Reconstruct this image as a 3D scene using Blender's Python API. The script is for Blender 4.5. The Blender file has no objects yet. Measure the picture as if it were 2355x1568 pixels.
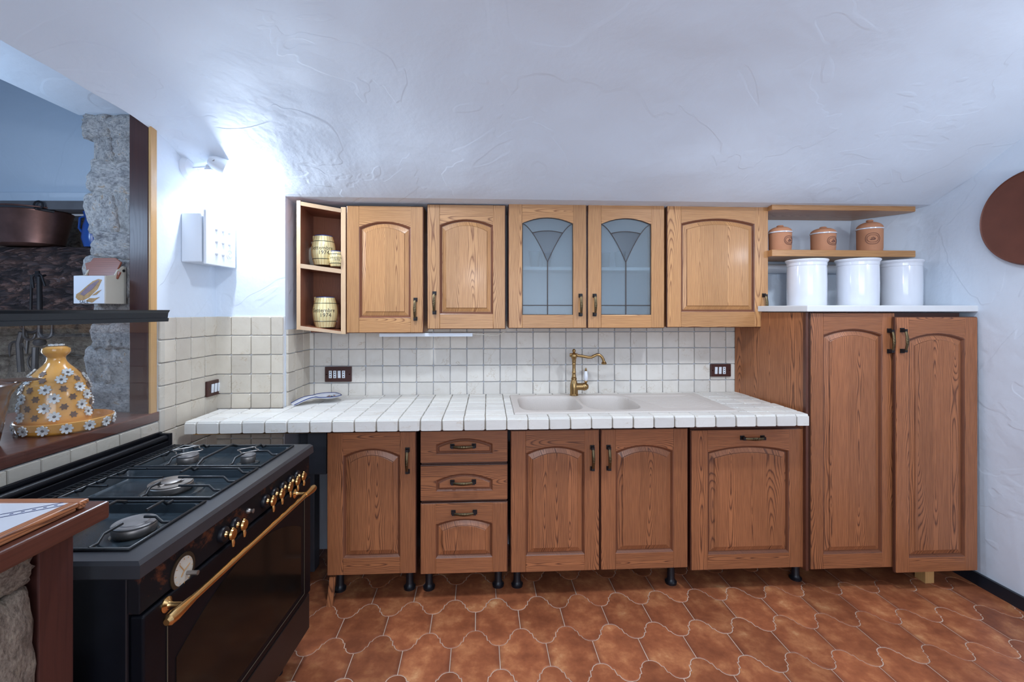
import bpy, bmesh, math, random
from math import sin, cos, tan, pi, radians, sqrt, atan2
from mathutils import Vector, Matrix, noise

SC = bpy.context.scene
COL = SC.collection
R = random.Random(7)

# ------------------------------------------------------------------ camera, world, lights, exposure
F, CX, CY, H = 1047.0, 1177.5, 715.0, 1.46
YAW = radians(3.0)            # camera turned right of the back wall's normal
LROT = radians(-2.32)         # the left wall and cooker stand a little askew to the back wall
YAWL = YAW + LROT

cam_d = bpy.data.cameras.new('camera'); cam = bpy.data.objects.new('camera', cam_d); COL.objects.link(cam)
cam.location = (0, 0, H); cam.rotation_euler = (pi / 2, 0, -YAW)
cam_d.sensor_width = 36; cam_d.lens = 36 * F / 2355; cam_d.shift_y = -69.0 / 2355; cam_d.clip_start = 0.02
SC.camera = cam
SC.view_settings.view_transform = 'Standard'
SC.view_settings.look = 'None'
SC.view_settings.exposure = 0.30
SC.view_settings.gamma = 1.0
SC.view_settings.use_curve_mapping = False
w = bpy.data.worlds.new('world'); SC.world = w; w.use_nodes = True
w.node_tree.nodes['Background'].inputs[0].default_value = (0.5, 0.6, 0.8, 1)
w.node_tree.nodes['Background'].inputs[1].default_value = 0.3

COOL = (0.80, 0.89, 1.0)
def light(kind, name, loc, power, color=COOL, size=0.1, rot=None, **kw):
    d = bpy.data.lights.new(name, kind); d.energy = power; d.color = color
    if kind == 'AREA':
        d.shape = kw.get('shape', 'RECTANGLE'); d.size = size; d.size_y = kw.get('size_y', size)
    else:
        d.shadow_soft_size = size
    if kind == 'SPOT':
        d.spot_size = kw.get('cone', 2.6); d.spot_blend = kw.get('blend', 0.5)
    o = bpy.data.objects.new(name, d); o.location = loc
    if rot is not None:
        o.rotation_euler = Vector(rot).to_track_quat('-Z', 'Y').to_euler()
    COL.objects.link(o); return o
SPOTPOS = (-1.2767, 2.3109, 2.1595)
# wall spot by the corner (its housing is built below), other lamps of the room out of view, and added fills
light('POINT', 'spot_bulb', SPOTPOS, 19, size=0.02)
light('SPOT', 'ceiling_spot_a', (-0.45, 1.62, 2.50), 50, size=0.06, rot=(0.05, 0.22, -1), cone=2.3, blend=0.8)
light('SPOT', 'ceiling_spot_b', (1.30, 1.45, 2.50), 52, size=0.06, rot=(0.0, 0.25, -1), cone=2.3, blend=0.8)
light('POINT', 'right_wall_bulb', (2.38, 1.05, 1.98), 11, size=0.05)
light('AREA', 'rear_fill', (0.4, -2.2, 1.45), 40, size=2.6, size_y=1.3, rot=(0, 1, 0.05))  # unseen fill added to brighten the fronts, the rear wall has no window
light('POINT', 'sconce_bulb', (-0.2, -1.3, 1.95), 26, size=0.07)
light('POINT', 'hearth_fill', (-2.35, 2.15, 1.25), 5, color=(0.75, 0.85, 1.0), size=0.1)  # added fill that lifts the fireplace interior, not a fitting of the hearth
light('POINT', 'fireplace_room_fill', (-2.15, 1.40, 1.92), 15, color=(0.50, 0.72, 1.0), size=0.15)  # invented fill to brighten the hood and the pier's front

# ------------------------------------------------------------------ pixel rays
def _dir(px, py, yaw):
    dx, dz = (px - CX) / F, -(py - CY) / F
    return (dx * cos(yaw) + sin(yaw), cos(yaw) - dx * sin(yaw), dz)
def at(px, py, Y, yaw=YAW):                # point of the vertical plane Y=const behind a pixel
    d = _dir(px, py, yaw); k = Y / d[1]; return Vector((d[0] * k, Y, H + d[2] * k))
def atX(px, py, X, yaw=YAW):
    d = _dir(px, py, yaw); k = X / d[0]; return Vector((X, d[1] * k, H + d[2] * k))
def atZ(px, py, Z, yaw=YAW):
    d = _dir(px, py, yaw); k = (Z - H) / d[2]; return Vector((d[0] * k, d[1] * k, Z))
LM = Matrix.Rotation(LROT, 4, 'Z')
def lw(x, y, z=0.0): return LM @ Vector((x, y, z))

# ------------------------------------------------------------------ node materials
class NT:
    def __init__(s, name):
        m = bpy.data.materials.new(name); m.use_nodes = True; s.m = m; s.t = m.node_tree; s.t.nodes.clear()
        s.out = s.n('ShaderNodeOutputMaterial')
    def n(s, k, **kw):
        x = s.t.nodes.new(k)
        for a, b in kw.items(): setattr(x, a, b)
        return x
    def l(s, a, b): s.t.links.new(a, b)
    def put(s, sock, v):
        if isinstance(v, bpy.types.NodeSocket): s.l(v, sock)
        elif isinstance(v, (tuple, list)) and len(v) == 3 and sock.type == 'RGBA': sock.default_value = (*v, 1)
        else: sock.default_value = v
    def M(s, op, *a, clamp=False):
        x = s.n('ShaderNodeMath', operation=op, use_clamp=clamp)
        for i, v in enumerate(a): s.put(x.inputs[i], v)
        return x.outputs[0]
    def vec(s, x, y, z):
        c = s.n('ShaderNodeCombineXYZ')
        for i, v in enumerate((x, y, z)): s.put(c.inputs[i], v)
        return c.outputs[0]
    def coords(s, kind='Object'): return s.n('ShaderNodeTexCoord').outputs[kind]
    def noise(s, vec, scale=5, detail=3, rough=.5, dist=0, out='Fac'):
        x = s.n('ShaderNodeTexNoise'); s.put(x.inputs['Vector'], vec)
        x.inputs['Scale'].default_value = scale; x.inputs['Detail'].default_value = detail
        x.inputs['Roughness'].default_value = rough; x.inputs['Distortion'].default_value = dist
        return x.outputs[out]
    def ramp(s, fac, stops):
        x = s.n('ShaderNodeValToRGB'); s.put(x.inputs[0], fac); e = x.color_ramp.elements
        while len(e) < len(stops): e.new(0.5)
        for el, (p, c) in zip(e, stops):
            el.position = p; el.color = (*c, 1) if isinstance(c, tuple) else (c, c, c, 1)
        return x.outputs[0]
    def mix(s, f, a, b, mode='MIX'):
        x = s.n('ShaderNodeMix', data_type='RGBA', blend_type=mode)
        s.put(x.inputs[0], f); s.put(x.inputs[6], a); s.put(x.inputs[7], b); return x.outputs[2]
    def rand(s): return s.n('ShaderNodeObjectInfo').outputs['Random']
    def bump(s, h, strength=.3, dist=.01, normal=None):
        x = s.n('ShaderNodeBump'); s.put(x.inputs['Height'], h)
        x.inputs['Strength'].default_value = strength; x.inputs['Distance'].default_value = dist
        if normal is not None: s.l(normal, x.inputs['Normal'])
        return x.outputs[0]
    def bsdf(s, color, rough=.5, metal=0, normal=None, spec=.5, coat=0, **kw):
        b = s.n('ShaderNodeBsdfPrincipled'); s.put(b.inputs['Base Color'], color); s.put(b.inputs['Roughness'], rough)
        b.inputs['Metallic'].default_value = metal; b.inputs['Specular IOR Level'].default_value = spec
        b.inputs['Coat Weight'].default_value = coat; b.inputs['Coat Roughness'].default_value = .15
        if normal is not None: s.l(normal, b.inputs['Normal'])
        for k, v in kw.items(): s.put(b.inputs[k.replace('_', ' ')], v)
        s.l(b.outputs[0], s.out.inputs[0]); return b

def wood(name, axis, light_c, dark_c, rough=.38, staves=0.0, period=.0064, ring=.88, tone=.22):
    t = NT(name); co = t.coords(); sp = t.n('ShaderNodeSeparateXYZ'); t.l(co, sp.inputs[0])
    x, y, z = sp.outputs
    if axis == 'Z': u, wv = t.M('ADD', x, t.M('MULTIPLY', y, .9)), z
    elif axis == 'X': u, wv = t.M('ADD', z, t.M('MULTIPLY', y, .9)), x
    else: u, wv = t.M('ADD', x, t.M('MULTIPLY', z, .9)), y
    rnd = t.rand(); off = t.M('MULTIPLY', rnd, 31.7)
    if staves:
        uo = t.M('ADD', u, off); q = t.M('DIVIDE', uo, staves); sid = t.M('FLOOR', q)
        wn = t.n('ShaderNodeTexWhiteNoise', noise_dimensions='1D'); t.l(t.M('MULTIPLY', sid, 7.31), wn.inputs['W'])
        rs = wn.outputs['Value']
        uc = t.M('MULTIPLY', t.M('SUBTRACT', t.M('FRACT', q), .5), staves)
        off2 = t.M('ADD', off, t.M('MULTIPLY', rs, 50.0))
    else:
        wn = t.n('ShaderNodeTexWhiteNoise', noise_dimensions='1D'); t.l(off, wn.inputs['W'])
        rs = wn.outputs['Value']; uc = u; off2 = off
    wn2 = t.n('ShaderNodeTexWhiteNoise', noise_dimensions='1D'); t.l(t.M('ADD', off2, 5.5), wn2.inputs['W'])
    rs2 = wn2.outputs['Value']
    uu = t.M('ADD', uc, t.M('MULTIPLY', t.M('SUBTRACT', rs, .5), .17))
    n1 = t.noise(t.vec(t.M('MULTIPLY', u, 2.0), off2, t.M('MULTIPLY', wv, .75)), 1.5, 2)
    n2 = t.noise(t.vec(t.M('MULTIPLY', u, 14), off2, t.M('MULTIPLY', wv, 2.2)), 2, 3)
    ww = t.M('ADD', t.M('MULTIPLY', wv, t.M('MULTIPLY', t.M('SUBTRACT', rs2, .5), .13)),
             t.M('ADD', t.M('MULTIPLY', t.M('SUBTRACT', n1, .5), .19), .010))
    r = t.M('SQRT', t.M('ADD', t.M('MULTIPLY', uu, uu), t.M('MULTIPLY', ww, ww)))
    r = t.M('ADD', r, t.M('MULTIPLY', t.M('SUBTRACT', n2, .5), .009))
    f = t.M('FRACT', t.M('ADD', t.M('DIVIDE', r, period), off))
    rg = t.ramp(f, [(0, .10), (.30, .0), (.60, .22), (.84, 1.0), (1, .10)])
    pores = t.noise(t.vec(t.M('MULTIPLY', u, 320), off2, t.M('MULTIPLY', wv, 9)), 1, 2)
    pr = t.ramp(pores, [(.35, 0.0), (.62, 1.0)])
    fac = t.M('ADD', t.M('MULTIPLY', rg, ring), t.M('MULTIPLY', t.M('SUBTRACT', pr, .45), .30), clamp=True)
    col = t.mix(fac, light_c, dark_c)
    broad = t.noise(t.vec(t.M('MULTIPLY', u, 3), off2, t.M('MULTIPLY', wv, 1.2)), 2, 2)
    k = t.M('ADD', t.M('MULTIPLY', t.M('ADD', t.M('SUBTRACT', rs2, .5), t.M('SUBTRACT', broad, .5)), tone), 1.0)
    col = t.mix(1.0, col, t.vec(k, k, k), 'MULTIPLY')
    t.bsdf(col, t.M('ADD', t.M('MULTIPLY', fac, .12), rough), normal=t.bump(fac, -.12, .002), spec=.45, coat=.12)
    return t.m

def plain(name, c, rough=.5, metal=0, var=0.0, scale=20, bump=0.0, spec=.5, coat=0, **kw):
    t = NT(name); col = c; nrm = None
    n = t.noise(t.coords(), scale, 4)
    if var: col = t.mix(n, tuple(v * (1 - var) for v in c), tuple(min(1, v * (1 + var)) for v in c))
    if bump: nrm = t.bump(n, bump, .004)
    t.bsdf(col, rough, metal, nrm, spec, coat, **kw); return t.m

M = {}
UL, UD = (.56, .290, .115), (.21, .074, .024)     # wall cabinets: the same ash, brightened in colour for the stronger light up here
BL, BD = (.41, .155, .062), (.080, .024, .012)    # base cabinets: same ash, a little aged and redder, with weaker light painted in
for k, (a, b) in {'u': (UL, UD), 'b': (BL, BD)}.items():
    for ax in 'XYZ': M[k + ax] = wood('ash_%s_%s' % (k, ax), ax, a, b)
    M[k + 'P'] = wood('ash_panel_' + k, 'Z', a, b, staves=.085)
    M[k + 'Q'] = wood('ash_panel_cross_' + k, 'X', a, b, staves=.12)
M['edge'] = wood('ash_stained_edge', 'Z', (.10, .033, .018), (.045, .015, .010), ring=.4)
M['groove'] = wood('ash_stained_groove', 'Z', (.19, .068, .032), (.09, .03, .016), ring=.5)
M['redwood'] = wood('reddish_wood', 'Z', (.060, .019, .015), (.032, .010, .009), ring=.35, period=.012)
M['redwoodY'] = wood('reddish_wood_board', 'Y', (.115, .038, .025), (.055, .018, .013), ring=.4, period=.014, rough=.3)
M['paleedge'] = wood('pale_wood_edge', 'Z', (.62, .36, .14), (.42, .21, .08), ring=.3)
M['palewood'] = wood('pale_wood', 'Z', (.60, .41, .25), (.45, .27, .14), ring=.4)
M['palewoodX'] = wood('pale_wood_cross', 'X', (.60, .41, .25), (.45, .27, .14), ring=.4)
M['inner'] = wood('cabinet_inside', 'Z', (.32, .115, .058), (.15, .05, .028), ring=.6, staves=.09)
M['lidwood'] = wood('lid_wood', 'X', (.25, .07, .035), (.11, .03, .018), ring=.5, period=.011)

def plaster(name, c, strength=.35):
    t = NT(name); co = t.coords(); n = t.noise(co, 1.6, 5, .55, .3); f = t.noise(co, 14, 5, .6)
    v = t.n('ShaderNodeTexVoronoi', feature='DISTANCE_TO_EDGE'); v.inputs['Scale'].default_value = 1.1
    t.l(t.mix(.35, co, t.noise(co, 2.0, 4, out='Color')), v.inputs['Vector'])
    crk = t.ramp(v.outputs['Distance'], [(0, 1.0), (.012, .0)])
    n2 = t.noise(co, 3.2, 2, .4, 1.2)
    crk = t.M('MULTIPLY', crk, t.ramp(n2, [(.52, 0.0), (.62, 1.0)]))
    h = t.M('ADD', t.M('ADD', t.M('MULTIPLY', n, 3.2), t.M('MULTIPLY', f, .35)), t.M('MULTIPLY', crk, -.10))
    stp = t.ramp(t.noise(co, 1.3, 3, .6, 1.5), [(.50, 0.0), (.515, .22)])
    h = t.M('ADD', h, stp)
    col = t.mix(n, tuple(x * .965 for x in c), c)
    t.bsdf(col, .75, normal=t.bump(h, strength, .03), spec=.25); return t.m
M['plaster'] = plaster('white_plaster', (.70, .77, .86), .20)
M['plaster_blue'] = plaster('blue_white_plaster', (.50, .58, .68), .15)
M['plaster_dark'] = plain('sooty_plaster', (.10, .10, .11), .8, var=.4, scale=9, bump=.4)

def marble(name, c1, c2, vein):
    t = NT(name); co = t.coords(); rnd = t.rand()
    v = t.n('ShaderNodeVectorMath', operation='ADD'); t.l(co, v.inputs[0]); t.l(t.vec(t.M('MULTIPLY', rnd, 40), t.M('MULTIPLY', rnd, 17), rnd), v.inputs[1])
    p = v.outputs[0]; n = t.noise(p, 14, 5, .6, .4); base = t.mix(n, c1, c2)
    ns = t.noise(p, 9, 4, .65, 1.0); vn = t.M('ABSOLUTE', t.M('SUBTRACT', ns, .5))
    vf = t.M('MULTIPLY', t.ramp(vn, [(0, 1.0), (.014, 0.0)]), t.ramp(t.noise(p, 9, 1), [(.48, 0.0), (.66, .6)]))
    col = t.mix(vf, base, vein)
    k = t.M('ADD', t.M('MULTIPLY', rnd, .16), .92)
    col = t.mix(1.0, col, t.vec(k, k, t.M('ADD', t.M('MULTIPLY', k, .9), .09)), 'MULTIPLY')
    t.bsdf(col, .5, normal=t.bump(t.noise(p, 45, 4), .15, .003), spec=.4); return t.m
M['tile'] = marble('tumbled_marble', (.58, .535, .48), (.72, .69, .65), (.36, .25, .15))
M['tileY'] = marble('tumbled_marble_warm', (.54, .48, .40), (.68, .62, .53), (.40, .28, .15))
M['tileC'] = marble('counter_marble', (.64, .61, .565), (.75, .73, .695), (.50, .40, .28))
M['grout'] = plain('grey_grout', (.50, .52, .57), .9, var=.3, scale=6, bump=.2)
M['groutC'] = plain('brown_grout', (.30, .26, .21), .9, var=.4, scale=9, bump=.2)
M['groutF'] = plain('pale_floor_grout', (.60, .45, .35), .85, var=.3, scale=8)

def terracotta_floor():
    t = NT('terracotta_floor_tile'); co = t.coords('Object'); rnd = t.rand()
    v = t.n('ShaderNodeVectorMath', operation='ADD'); t.l(co, v.inputs[0]); t.l(t.vec(t.M('MULTIPLY', rnd, 91), t.M('MULTIPLY', rnd, 37), 0.0), v.inputs[1])
    p = v.outputs[0]
    a = t.ramp(t.noise(p, 7.5, 7, .66, .1), [(.34, (.22, .064, .027)), (.50, (.33, .102, .042)), (.62, (.46, .175, .072)), (.74, (.66, .36, .17))])
    sp = t.n('ShaderNodeSeparateXYZ'); t.l(co, sp.inputs[0])
    ex = t.M('ABSOLUTE', sp.outputs[0]); e = t.ramp(ex, [(.080, 0.0), (.103, .55)])
    col = t.mix(e, a, (.15, .045, .025))
    wn = t.n('ShaderNodeTexWhiteNoise', noise_dimensions='1D'); t.l(t.M('MULTIPLY', rnd, 99), wn.inputs['W'])
    k = t.M('ADD', t.M('MULTIPLY', wn.outputs['Value'], .45), .75)
    col = t.mix(1.0, col, t.vec(k, k, k), 'MULTIPLY')
    t.bsdf(col, t.M('ADD', t.M('MULTIPLY', t.noise(p, 25, 3), .2), .33), normal=t.bump(t.noise(p, 30, 4), .15, .003), spec=.45); return t.m
M['floor'] = terracotta_floor()

def stone_mat(name, stops, scale=5):
    t = NT(name); co = t.coords('Object'); rnd = t.rand()
    v = t.n('ShaderNodeVectorMath', operation='ADD'); t.l(co, v.inputs[0]); t.l(t.vec(t.M('MULTIPLY', rnd, 51), t.M('MULTIPLY', rnd, 23), rnd), v.inputs[1])
    p = v.outputs[0]; n = t.noise(p, scale, 7, .68, .4)
    col = t.ramp(n, stops); sp = t.ramp(t.noise(p, scale * 4, 5, .7), [(.34, .55), (.52, 1.0)])
    col = t.mix(1.0, col, sp, 'MULTIPLY')
    h = t.M('ADD', t.noise(p, scale * 1.5, 8, .7), t.M('MULTIPLY', sp, .15))
    t.bsdf(col, .9, normal=t.bump(h, .9, .03), spec=.2); return t.m
M['stone'] = stone_mat('grey_rubble_stone', [(.3, (.30, .29, .31)), (.48, (.62, .60, .60)), (.60, (.78, .75, .73)), (.68, (.60, .42, .28)), (.74, (.80, .77, .74))])
M['stoneB'] = stone_mat('tan_rubble_stone', [(.3, (.17, .125, .095)), (.5, (.42, .33, .26)), (.62, (.56, .46, .35)), (.75, (.44, .27, .15)), (.85, (.6, .54, .45))])
M['mortar'] = stone_mat('rough_mortar', [(.3, (.30, .29, .28)), (.6, (.52, .50, .49)), (.8, (.60, .58, .56))], 9)
def charred():
    t = NT('charred_beam'); co = t.coords(); sp = t.n('ShaderNodeSeparateXYZ'); t.l(co, sp.inputs[0])
    p = t.vec(t.M('MULTIPLY', sp.outputs[0], 3), sp.outputs[1], t.M('MULTIPLY', sp.outputs[2], 9))
    n = t.noise(p, 2.2, 7, .7, .6); col = t.ramp(n, [(.3, (.015, .012, .014)), (.48, (.07, .05, .052)), (.6, (.20, .11, .09)), (.75, (.34, .30, .32))])
    v = t.n('ShaderNodeTexVoronoi', feature='DISTANCE_TO_EDGE'); v.inputs['Scale'].default_value = 9; t.l(t.vec(t.M('ADD', t.M('MULTIPLY', sp.outputs[0], 1.5), t.M('MULTIPLY', n, .5)), sp.outputs[1], t.M('ADD', t.M('MULTIPLY', sp.outputs[2], 3.6), t.M('MULTIPLY', n, .4))), v.inputs['Vector'])
    h = t.M('ADD', n, t.ramp(v.outputs['Distance'], [(0, 0.0), (.2, .35)]))
    t.bsdf(col, .6, normal=t.bump(h, 1.0, .03), spec=.4); return t.m
M['charred'] = charred()

M['black'] = plain('black_enamel', (.003, .0035, .006), .45, spec=.18)
M['blackside'] = plain('black_side_panel', (.0045, .005, .008), .35, var=.3)
M['hob'] = plain('dark_enamel_hob', (.022, .032, .040), .22, var=.2, scale=4)
M['hobrim'] = plain('worn_dark_rim', (.030, .031, .036), .34, var=.2, scale=12)
M['grate'] = plain('black_iron', (.010, .012, .015), .35)
M['alu'] = plain('worn_burner_metal', (.32, .29, .27), .42, .9, var=.3, scale=30)
M['alu2'] = plain('dull_burner_cap', (.20, .19, .19), .5, .6, var=.3, scale=30)
def rustpanel():
    t = NT('worn_black_control_panel'); p = t.coords(); n = t.noise(p, 9, 6, .75, .3)
    f = t.ramp(n, [(.55, 0.0), (.66, .9)]); t.bsdf(t.mix(f, (.008, .007, .009), (.13, .038, .016)), .55, spec=.15); return t.m
M['rust'] = rustpanel()
M['ovenglass'] = plain('smoked_oven_glass', (.010, .0075, .006), .12, spec=.14)
M['brass'] = plain('polished_brass', (.70, .44, .18), .24, 1, var=.1)
M['bronze'] = plain('antique_bronze', (.36, .23, .10), .30, 1, var=.35, scale=25)
M['darkbrass'] = plain('darkened_brass_handle', (.13, .095, .05), .36, .9, var=.5, scale=40)
M['white'] = plain('white_plastic', (.72, .76, .82), .35)
M['whitegloss'] = plain('white_glazed_ceramic', (.74, .76, .82), .12, var=.02, coat=.4)
M['whiteslab'] = plain('white_marble_slab', (.70, .71, .72), .4, var=.06, scale=6)
M['cream'] = plain('cream_ceramic', (.56, .52, .44), .22, coat=.3)
M['terra'] = plain('terracotta_jar', (.52, .235, .125), .8, var=.12, scale=14, bump=.1)
M['terradark'] = plain('dark_print', (.14, .06, .05), .8)
M['sinkm'] = plain('beige_composite', (.56, .505, .46), .5, var=.12, scale=260, bump=.05)
M['brownplate'] = plain('brown_switch_plate', (.05, .014, .011), .35, var=.2)
M['hole'] = plain('socket_hole', (.01, .01, .01), .6)
M['blackplastic'] = plain('black_plastic', (.008, .008, .012), .4)
M['blackbase'] = plain('black_baseboard_paint', (.012, .015, .022), .35)
M['yellow'] = plain('yellow_glaze', (.72, .33, .055), .14, var=.12, scale=9, coat=.5)
M['petal'] = plain('white_petal_glaze', (.66, .66, .64), .25, var=.05)
M['flowerheart'] = plain('grey_flower_heart', (.10, .075, .07), .5)
M['holebrown'] = plain('brown_cutout', (.13, .062, .035), .5)
M['brownpot'] = plain('brown_glazed_clay', (.15, .062, .035), .18, var=.25, scale=7, coat=.4)
M['copper'] = plain('tarnished_copper', (.22, .115, .095), .35, .85, var=.45, scale=14, bump=.1)
M['copperplate'] = plain('aged_copper_disc', (.145, .048, .030), .5, .25, var=.3, scale=9, bump=.12)
M['blueglaze'] = plain('blue_glaze', (.02, .07, .28), .2)
M['blueline'] = plain('cobalt_line', (.025, .04, .16), .25)
M['bluelight'] = plain('pale_blue_line', (.30, .36, .50), .25)
M['greenline'] = plain('dark_green_line', (.012, .035, .03), .3)
M['stave'] = plain('cream_stave_glaze', (.78, .68, .36), .2, var=.18, scale=16, coat=.3)
M['stavebrown'] = plain('brown_stave_line', (.42, .20, .05), .3)
M['ink'] = plain('brown_ink', (.055, .04, .03), .4)
M['orange'] = plain('orange_dab', (.50, .17, .04), .3)
M['green'] = plain('green_dab', (.05, .20, .17), .3)
M['iron'] = plain('black_wrought_iron', (.012, .010, .012), .5, .3, var=.3)
M['fish'] = plain('ochre_fish_paint', (.45, .27, .12), .4, var=.5, scale=60)
M['fishp'] = plain('purple_fish_paint', (.25, .18, .22), .4, var=.4, scale=60)
M['grey'] = plain('grey_metal', (.07, .08, .10), .4, var=.2)
M['bluebox'] = plain('blue_carton', (.03, .30, .50), .5)
M['innerwhite'] = plain('pale_cabinet_lining', (.55, .60, .64), .6)
M['lead'] = plain('lead_strip', (.07, .055, .05), .45, .4)
def frosted(name, rough, tint, body):
    t = NT(name); b = t.bsdf(tint, rough, spec=.8); b.inputs['Transmission Weight'].default_value = 1 - body; b.inputs['IOR'].default_value = 1.3
    return t.m
M['frost'] = frosted('frosted_glass', .20, (.66, .76, .82), .18)
M['clear'] = frosted('rippled_clear_glass', .10, (.75, .80, .84), .08)
def lidglass():
    t = NT('cooker_lid_glass'); tr = t.n('ShaderNodeBsdfTransparent'); tr.inputs[0].default_value = (.95, .96, .97, 1)
    g = t.n('ShaderNodeBsdfGlossy'); g.inputs['Roughness'].default_value = .02; g.inputs[0].default_value = (1, 1, 1, 1)
    lw_ = t.n('ShaderNodeLayerWeight'); lw_.inputs[0].default_value = .5; fr = t.M('ADD', t.M('MULTIPLY', t.M('POWER', lw_.outputs['Facing'], 5.0), .35), .03); mx = t.n('ShaderNodeMixShader')
    t.l(fr, mx.inputs[0]); t.l(tr.outputs[0], mx.inputs[1]); t.l(g.outputs[0], mx.inputs[2]); t.l(mx.outputs[0], t.out.inputs[0]); return t.m
M['lidglass'] = lidglass()
def emit(name, c, s):
    t = NT(name); e = t.n('ShaderNodeEmission'); e.inputs[0].default_value = (*c, 1); e.inputs[1].default_value = s; t.l(e.outputs[0], t.out.inputs[0]); return t.m
M['bulb'] = emit('lit_bulb', COOL, 30)

# ------------------------------------------------------------------ mesh builder
class MB:
    def __init__(s): s.v = []; s.f = []; s.mi = []; s.cur = 0
    def add(s, vs, fs):
        o = len(s.v); s.v += [Vector(v) for v in vs]
        for f in fs: s.f.append([i + o for i in f]); s.mi.append(s.cur)
        return s
    def mat(s, i): s.cur = i; return s
    def box(s, x0, y0, z0, x1, y1, z1):
        vs = [(x, y, z) for z in (z0, z1) for y in (y0, y1) for x in (x0, x1)]
        return s.add(vs, [(0, 2, 3, 1), (4, 5, 7, 6), (0, 1, 5, 4), (1, 3, 7, 5), (3, 2, 6, 7), (2, 0, 4, 6)])
    def loft(s, rings, cap0=True, cap1=True, closed=True):
        n = len(rings[0]); vs = [p for r in rings for p in r]; fs = []
        for i in range(len(rings) - 1):
            for j in range(n if closed else n - 1):
                k = (j + 1) % n; fs.append((i * n + j, i * n + k, (i + 1) * n + k, (i + 1) * n + j))
        if cap0: fs.append(tuple(range(n))[::-1])
        if cap1: fs.append(tuple(range((len(rings) - 1) * n, len(rings) * n)))
        return s.add(vs, fs)
    def prism(s, poly, a, b, axis='Y'):      # extrude a 2D polygon along an axis
        def P(p, t): return {'Y': (p[0], t, p[1]), 'Z': (p[0], p[1], t), 'X': (t, p[0], p[1])}[axis]
        return s.loft([[P(p, a) for p in poly], [P(p, b) for p in poly]])
    def lathe(s, prof, c=(0, 0, 0), n=32, cap0=True, cap1=True):
        rings = [[(c[0] + r * cos(2 * pi * j / n), c[1] + r * sin(2 * pi * j / n), c[2] + z) for j in range(n)] for r, z in prof]
        return s.loft(rings, cap0, cap1)
    def tube(s, pts, r, n=8, flat=1.0):
        pts = [Vector(p) for p in pts]; rings = []; up = Vector((0, 0, 1))
        for i, p in enumerate(pts):
            d = (pts[min(i + 1, len(pts) - 1)] - pts[max(i - 1, 0)]).normalized()
            if i == 0 and abs(d.z) > .9: up = Vector((0, 1, 0))
            a = (up - d * up.dot(d))
            if a.length < 1e-4: a = d.orthogonal()
            a.normalize(); b = d.cross(a); up = a; rr = r[i] if isinstance(r, (list, tuple)) else r
            rings.append([p + a * (cos(2 * pi * j / n) * rr * flat) + b * (sin(2 * pi * j / n) * rr) for j in range(n)])
        return s.loft(rings)
    def xform(s, m, start=0):
        for i in range(start, len(s.v)): s.v[i] = m @ s.v[i]
        return s
    def build(s, name, mats, parent=None, smooth=False, bevel=0, seg=2, center=True, matrix=None, **tags):
        me = bpy.data.meshes.new(name)
        c = Vector((0, 0, 0))
        if center and s.v:
            lo = Vector([min(v[i] for v in s.v) for i in range(3)]); hi = Vector([max(v[i] for v in s.v) for i in range(3)]); c = (lo + hi) / 2
        me.from_pydata([v - c for v in s.v], [], s.f)
        for m in (mats if isinstance(mats, (list, tuple)) else [mats]): me.materials.append(m)
        me.polygons.foreach_set('material_index', s.mi); me.update()
        bm = bmesh.new(); bm.from_mesh(me); bmesh.ops.recalc_face_normals(bm, faces=bm.faces); bm.to_mesh(me); bm.free()
        if smooth:
            me.polygons.foreach_set('use_smooth', [True] * len(me.polygons))
            me.set_sharp_from_angle(angle=radians(smooth if smooth is not True else 40))
        o = bpy.data.objects.new(name, me); COL.objects.link(o)
        if parent is not None: o.parent = parent
        o.location = c
        if matrix is not None: o.matrix_world = matrix @ Matrix.Translation(c)
        if bevel:
            b = o.modifiers.new('bevel', 'BEVEL'); b.width = bevel; b.segments = seg; b.limit_method = 'ANGLE'; b.angle_limit = radians(35)
        for k, v in tags.items(): o[k] = v
        return o

def tag(o, label=None, cat=None, group=None, kind=None):
    for k, v in (('label', label), ('category', cat), ('group', group), ('kind', kind)):
        if v: o[k] = v
    return o
def empty(name, loc, rz=0.0, **k):
    o = bpy.data.objects.new(name, None); o.empty_display_size = .05; COL.objects.link(o); o.location = loc; o.rotation_euler = (0, 0, rz)
    return tag(o, **k)
def child(name, mesh, parent, loc=(0, 0, 0), rot=(0, 0, 0), scale=(1, 1, 1)):
    o = bpy.data.objects.new(name, mesh); COL.objects.link(o); o.parent = parent; o.location = loc; o.rotation_euler = rot; o.scale = scale; return o
def text_geo(body, size):
    cu = bpy.data.curves.new('t', 'FONT'); cu.body = body; cu.size = size; cu.align_x = 'CENTER'; cu.align_y = 'CENTER'; cu.resolution_u = 2
    o = bpy.data.objects.new('t', cu); COL.objects.link(o); dg = bpy.context.evaluated_depsgraph_get(); me = o.evaluated_get(dg).to_mesh()
    vs = [v.co.copy() for v in me.vertices]; fs = [tuple(p.vertices) for p in me.polygons]
    o.evaluated_get(dg).to_mesh_clear(); bpy.data.objects.remove(o); bpy.data.curves.remove(cu); return vs, fs

# ------------------------------------------------------------------ planes of the kitchen
YW, YP, YC, YB, YU = 2.85, 2.52, 2.19, 2.30, 2.60     # back wall, stepped-out wall, counter front, base doors, wall-unit doors
ZC = H - .517                                          # counter top
XLW = -1.56                                            # left wall, cooker frame
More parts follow.
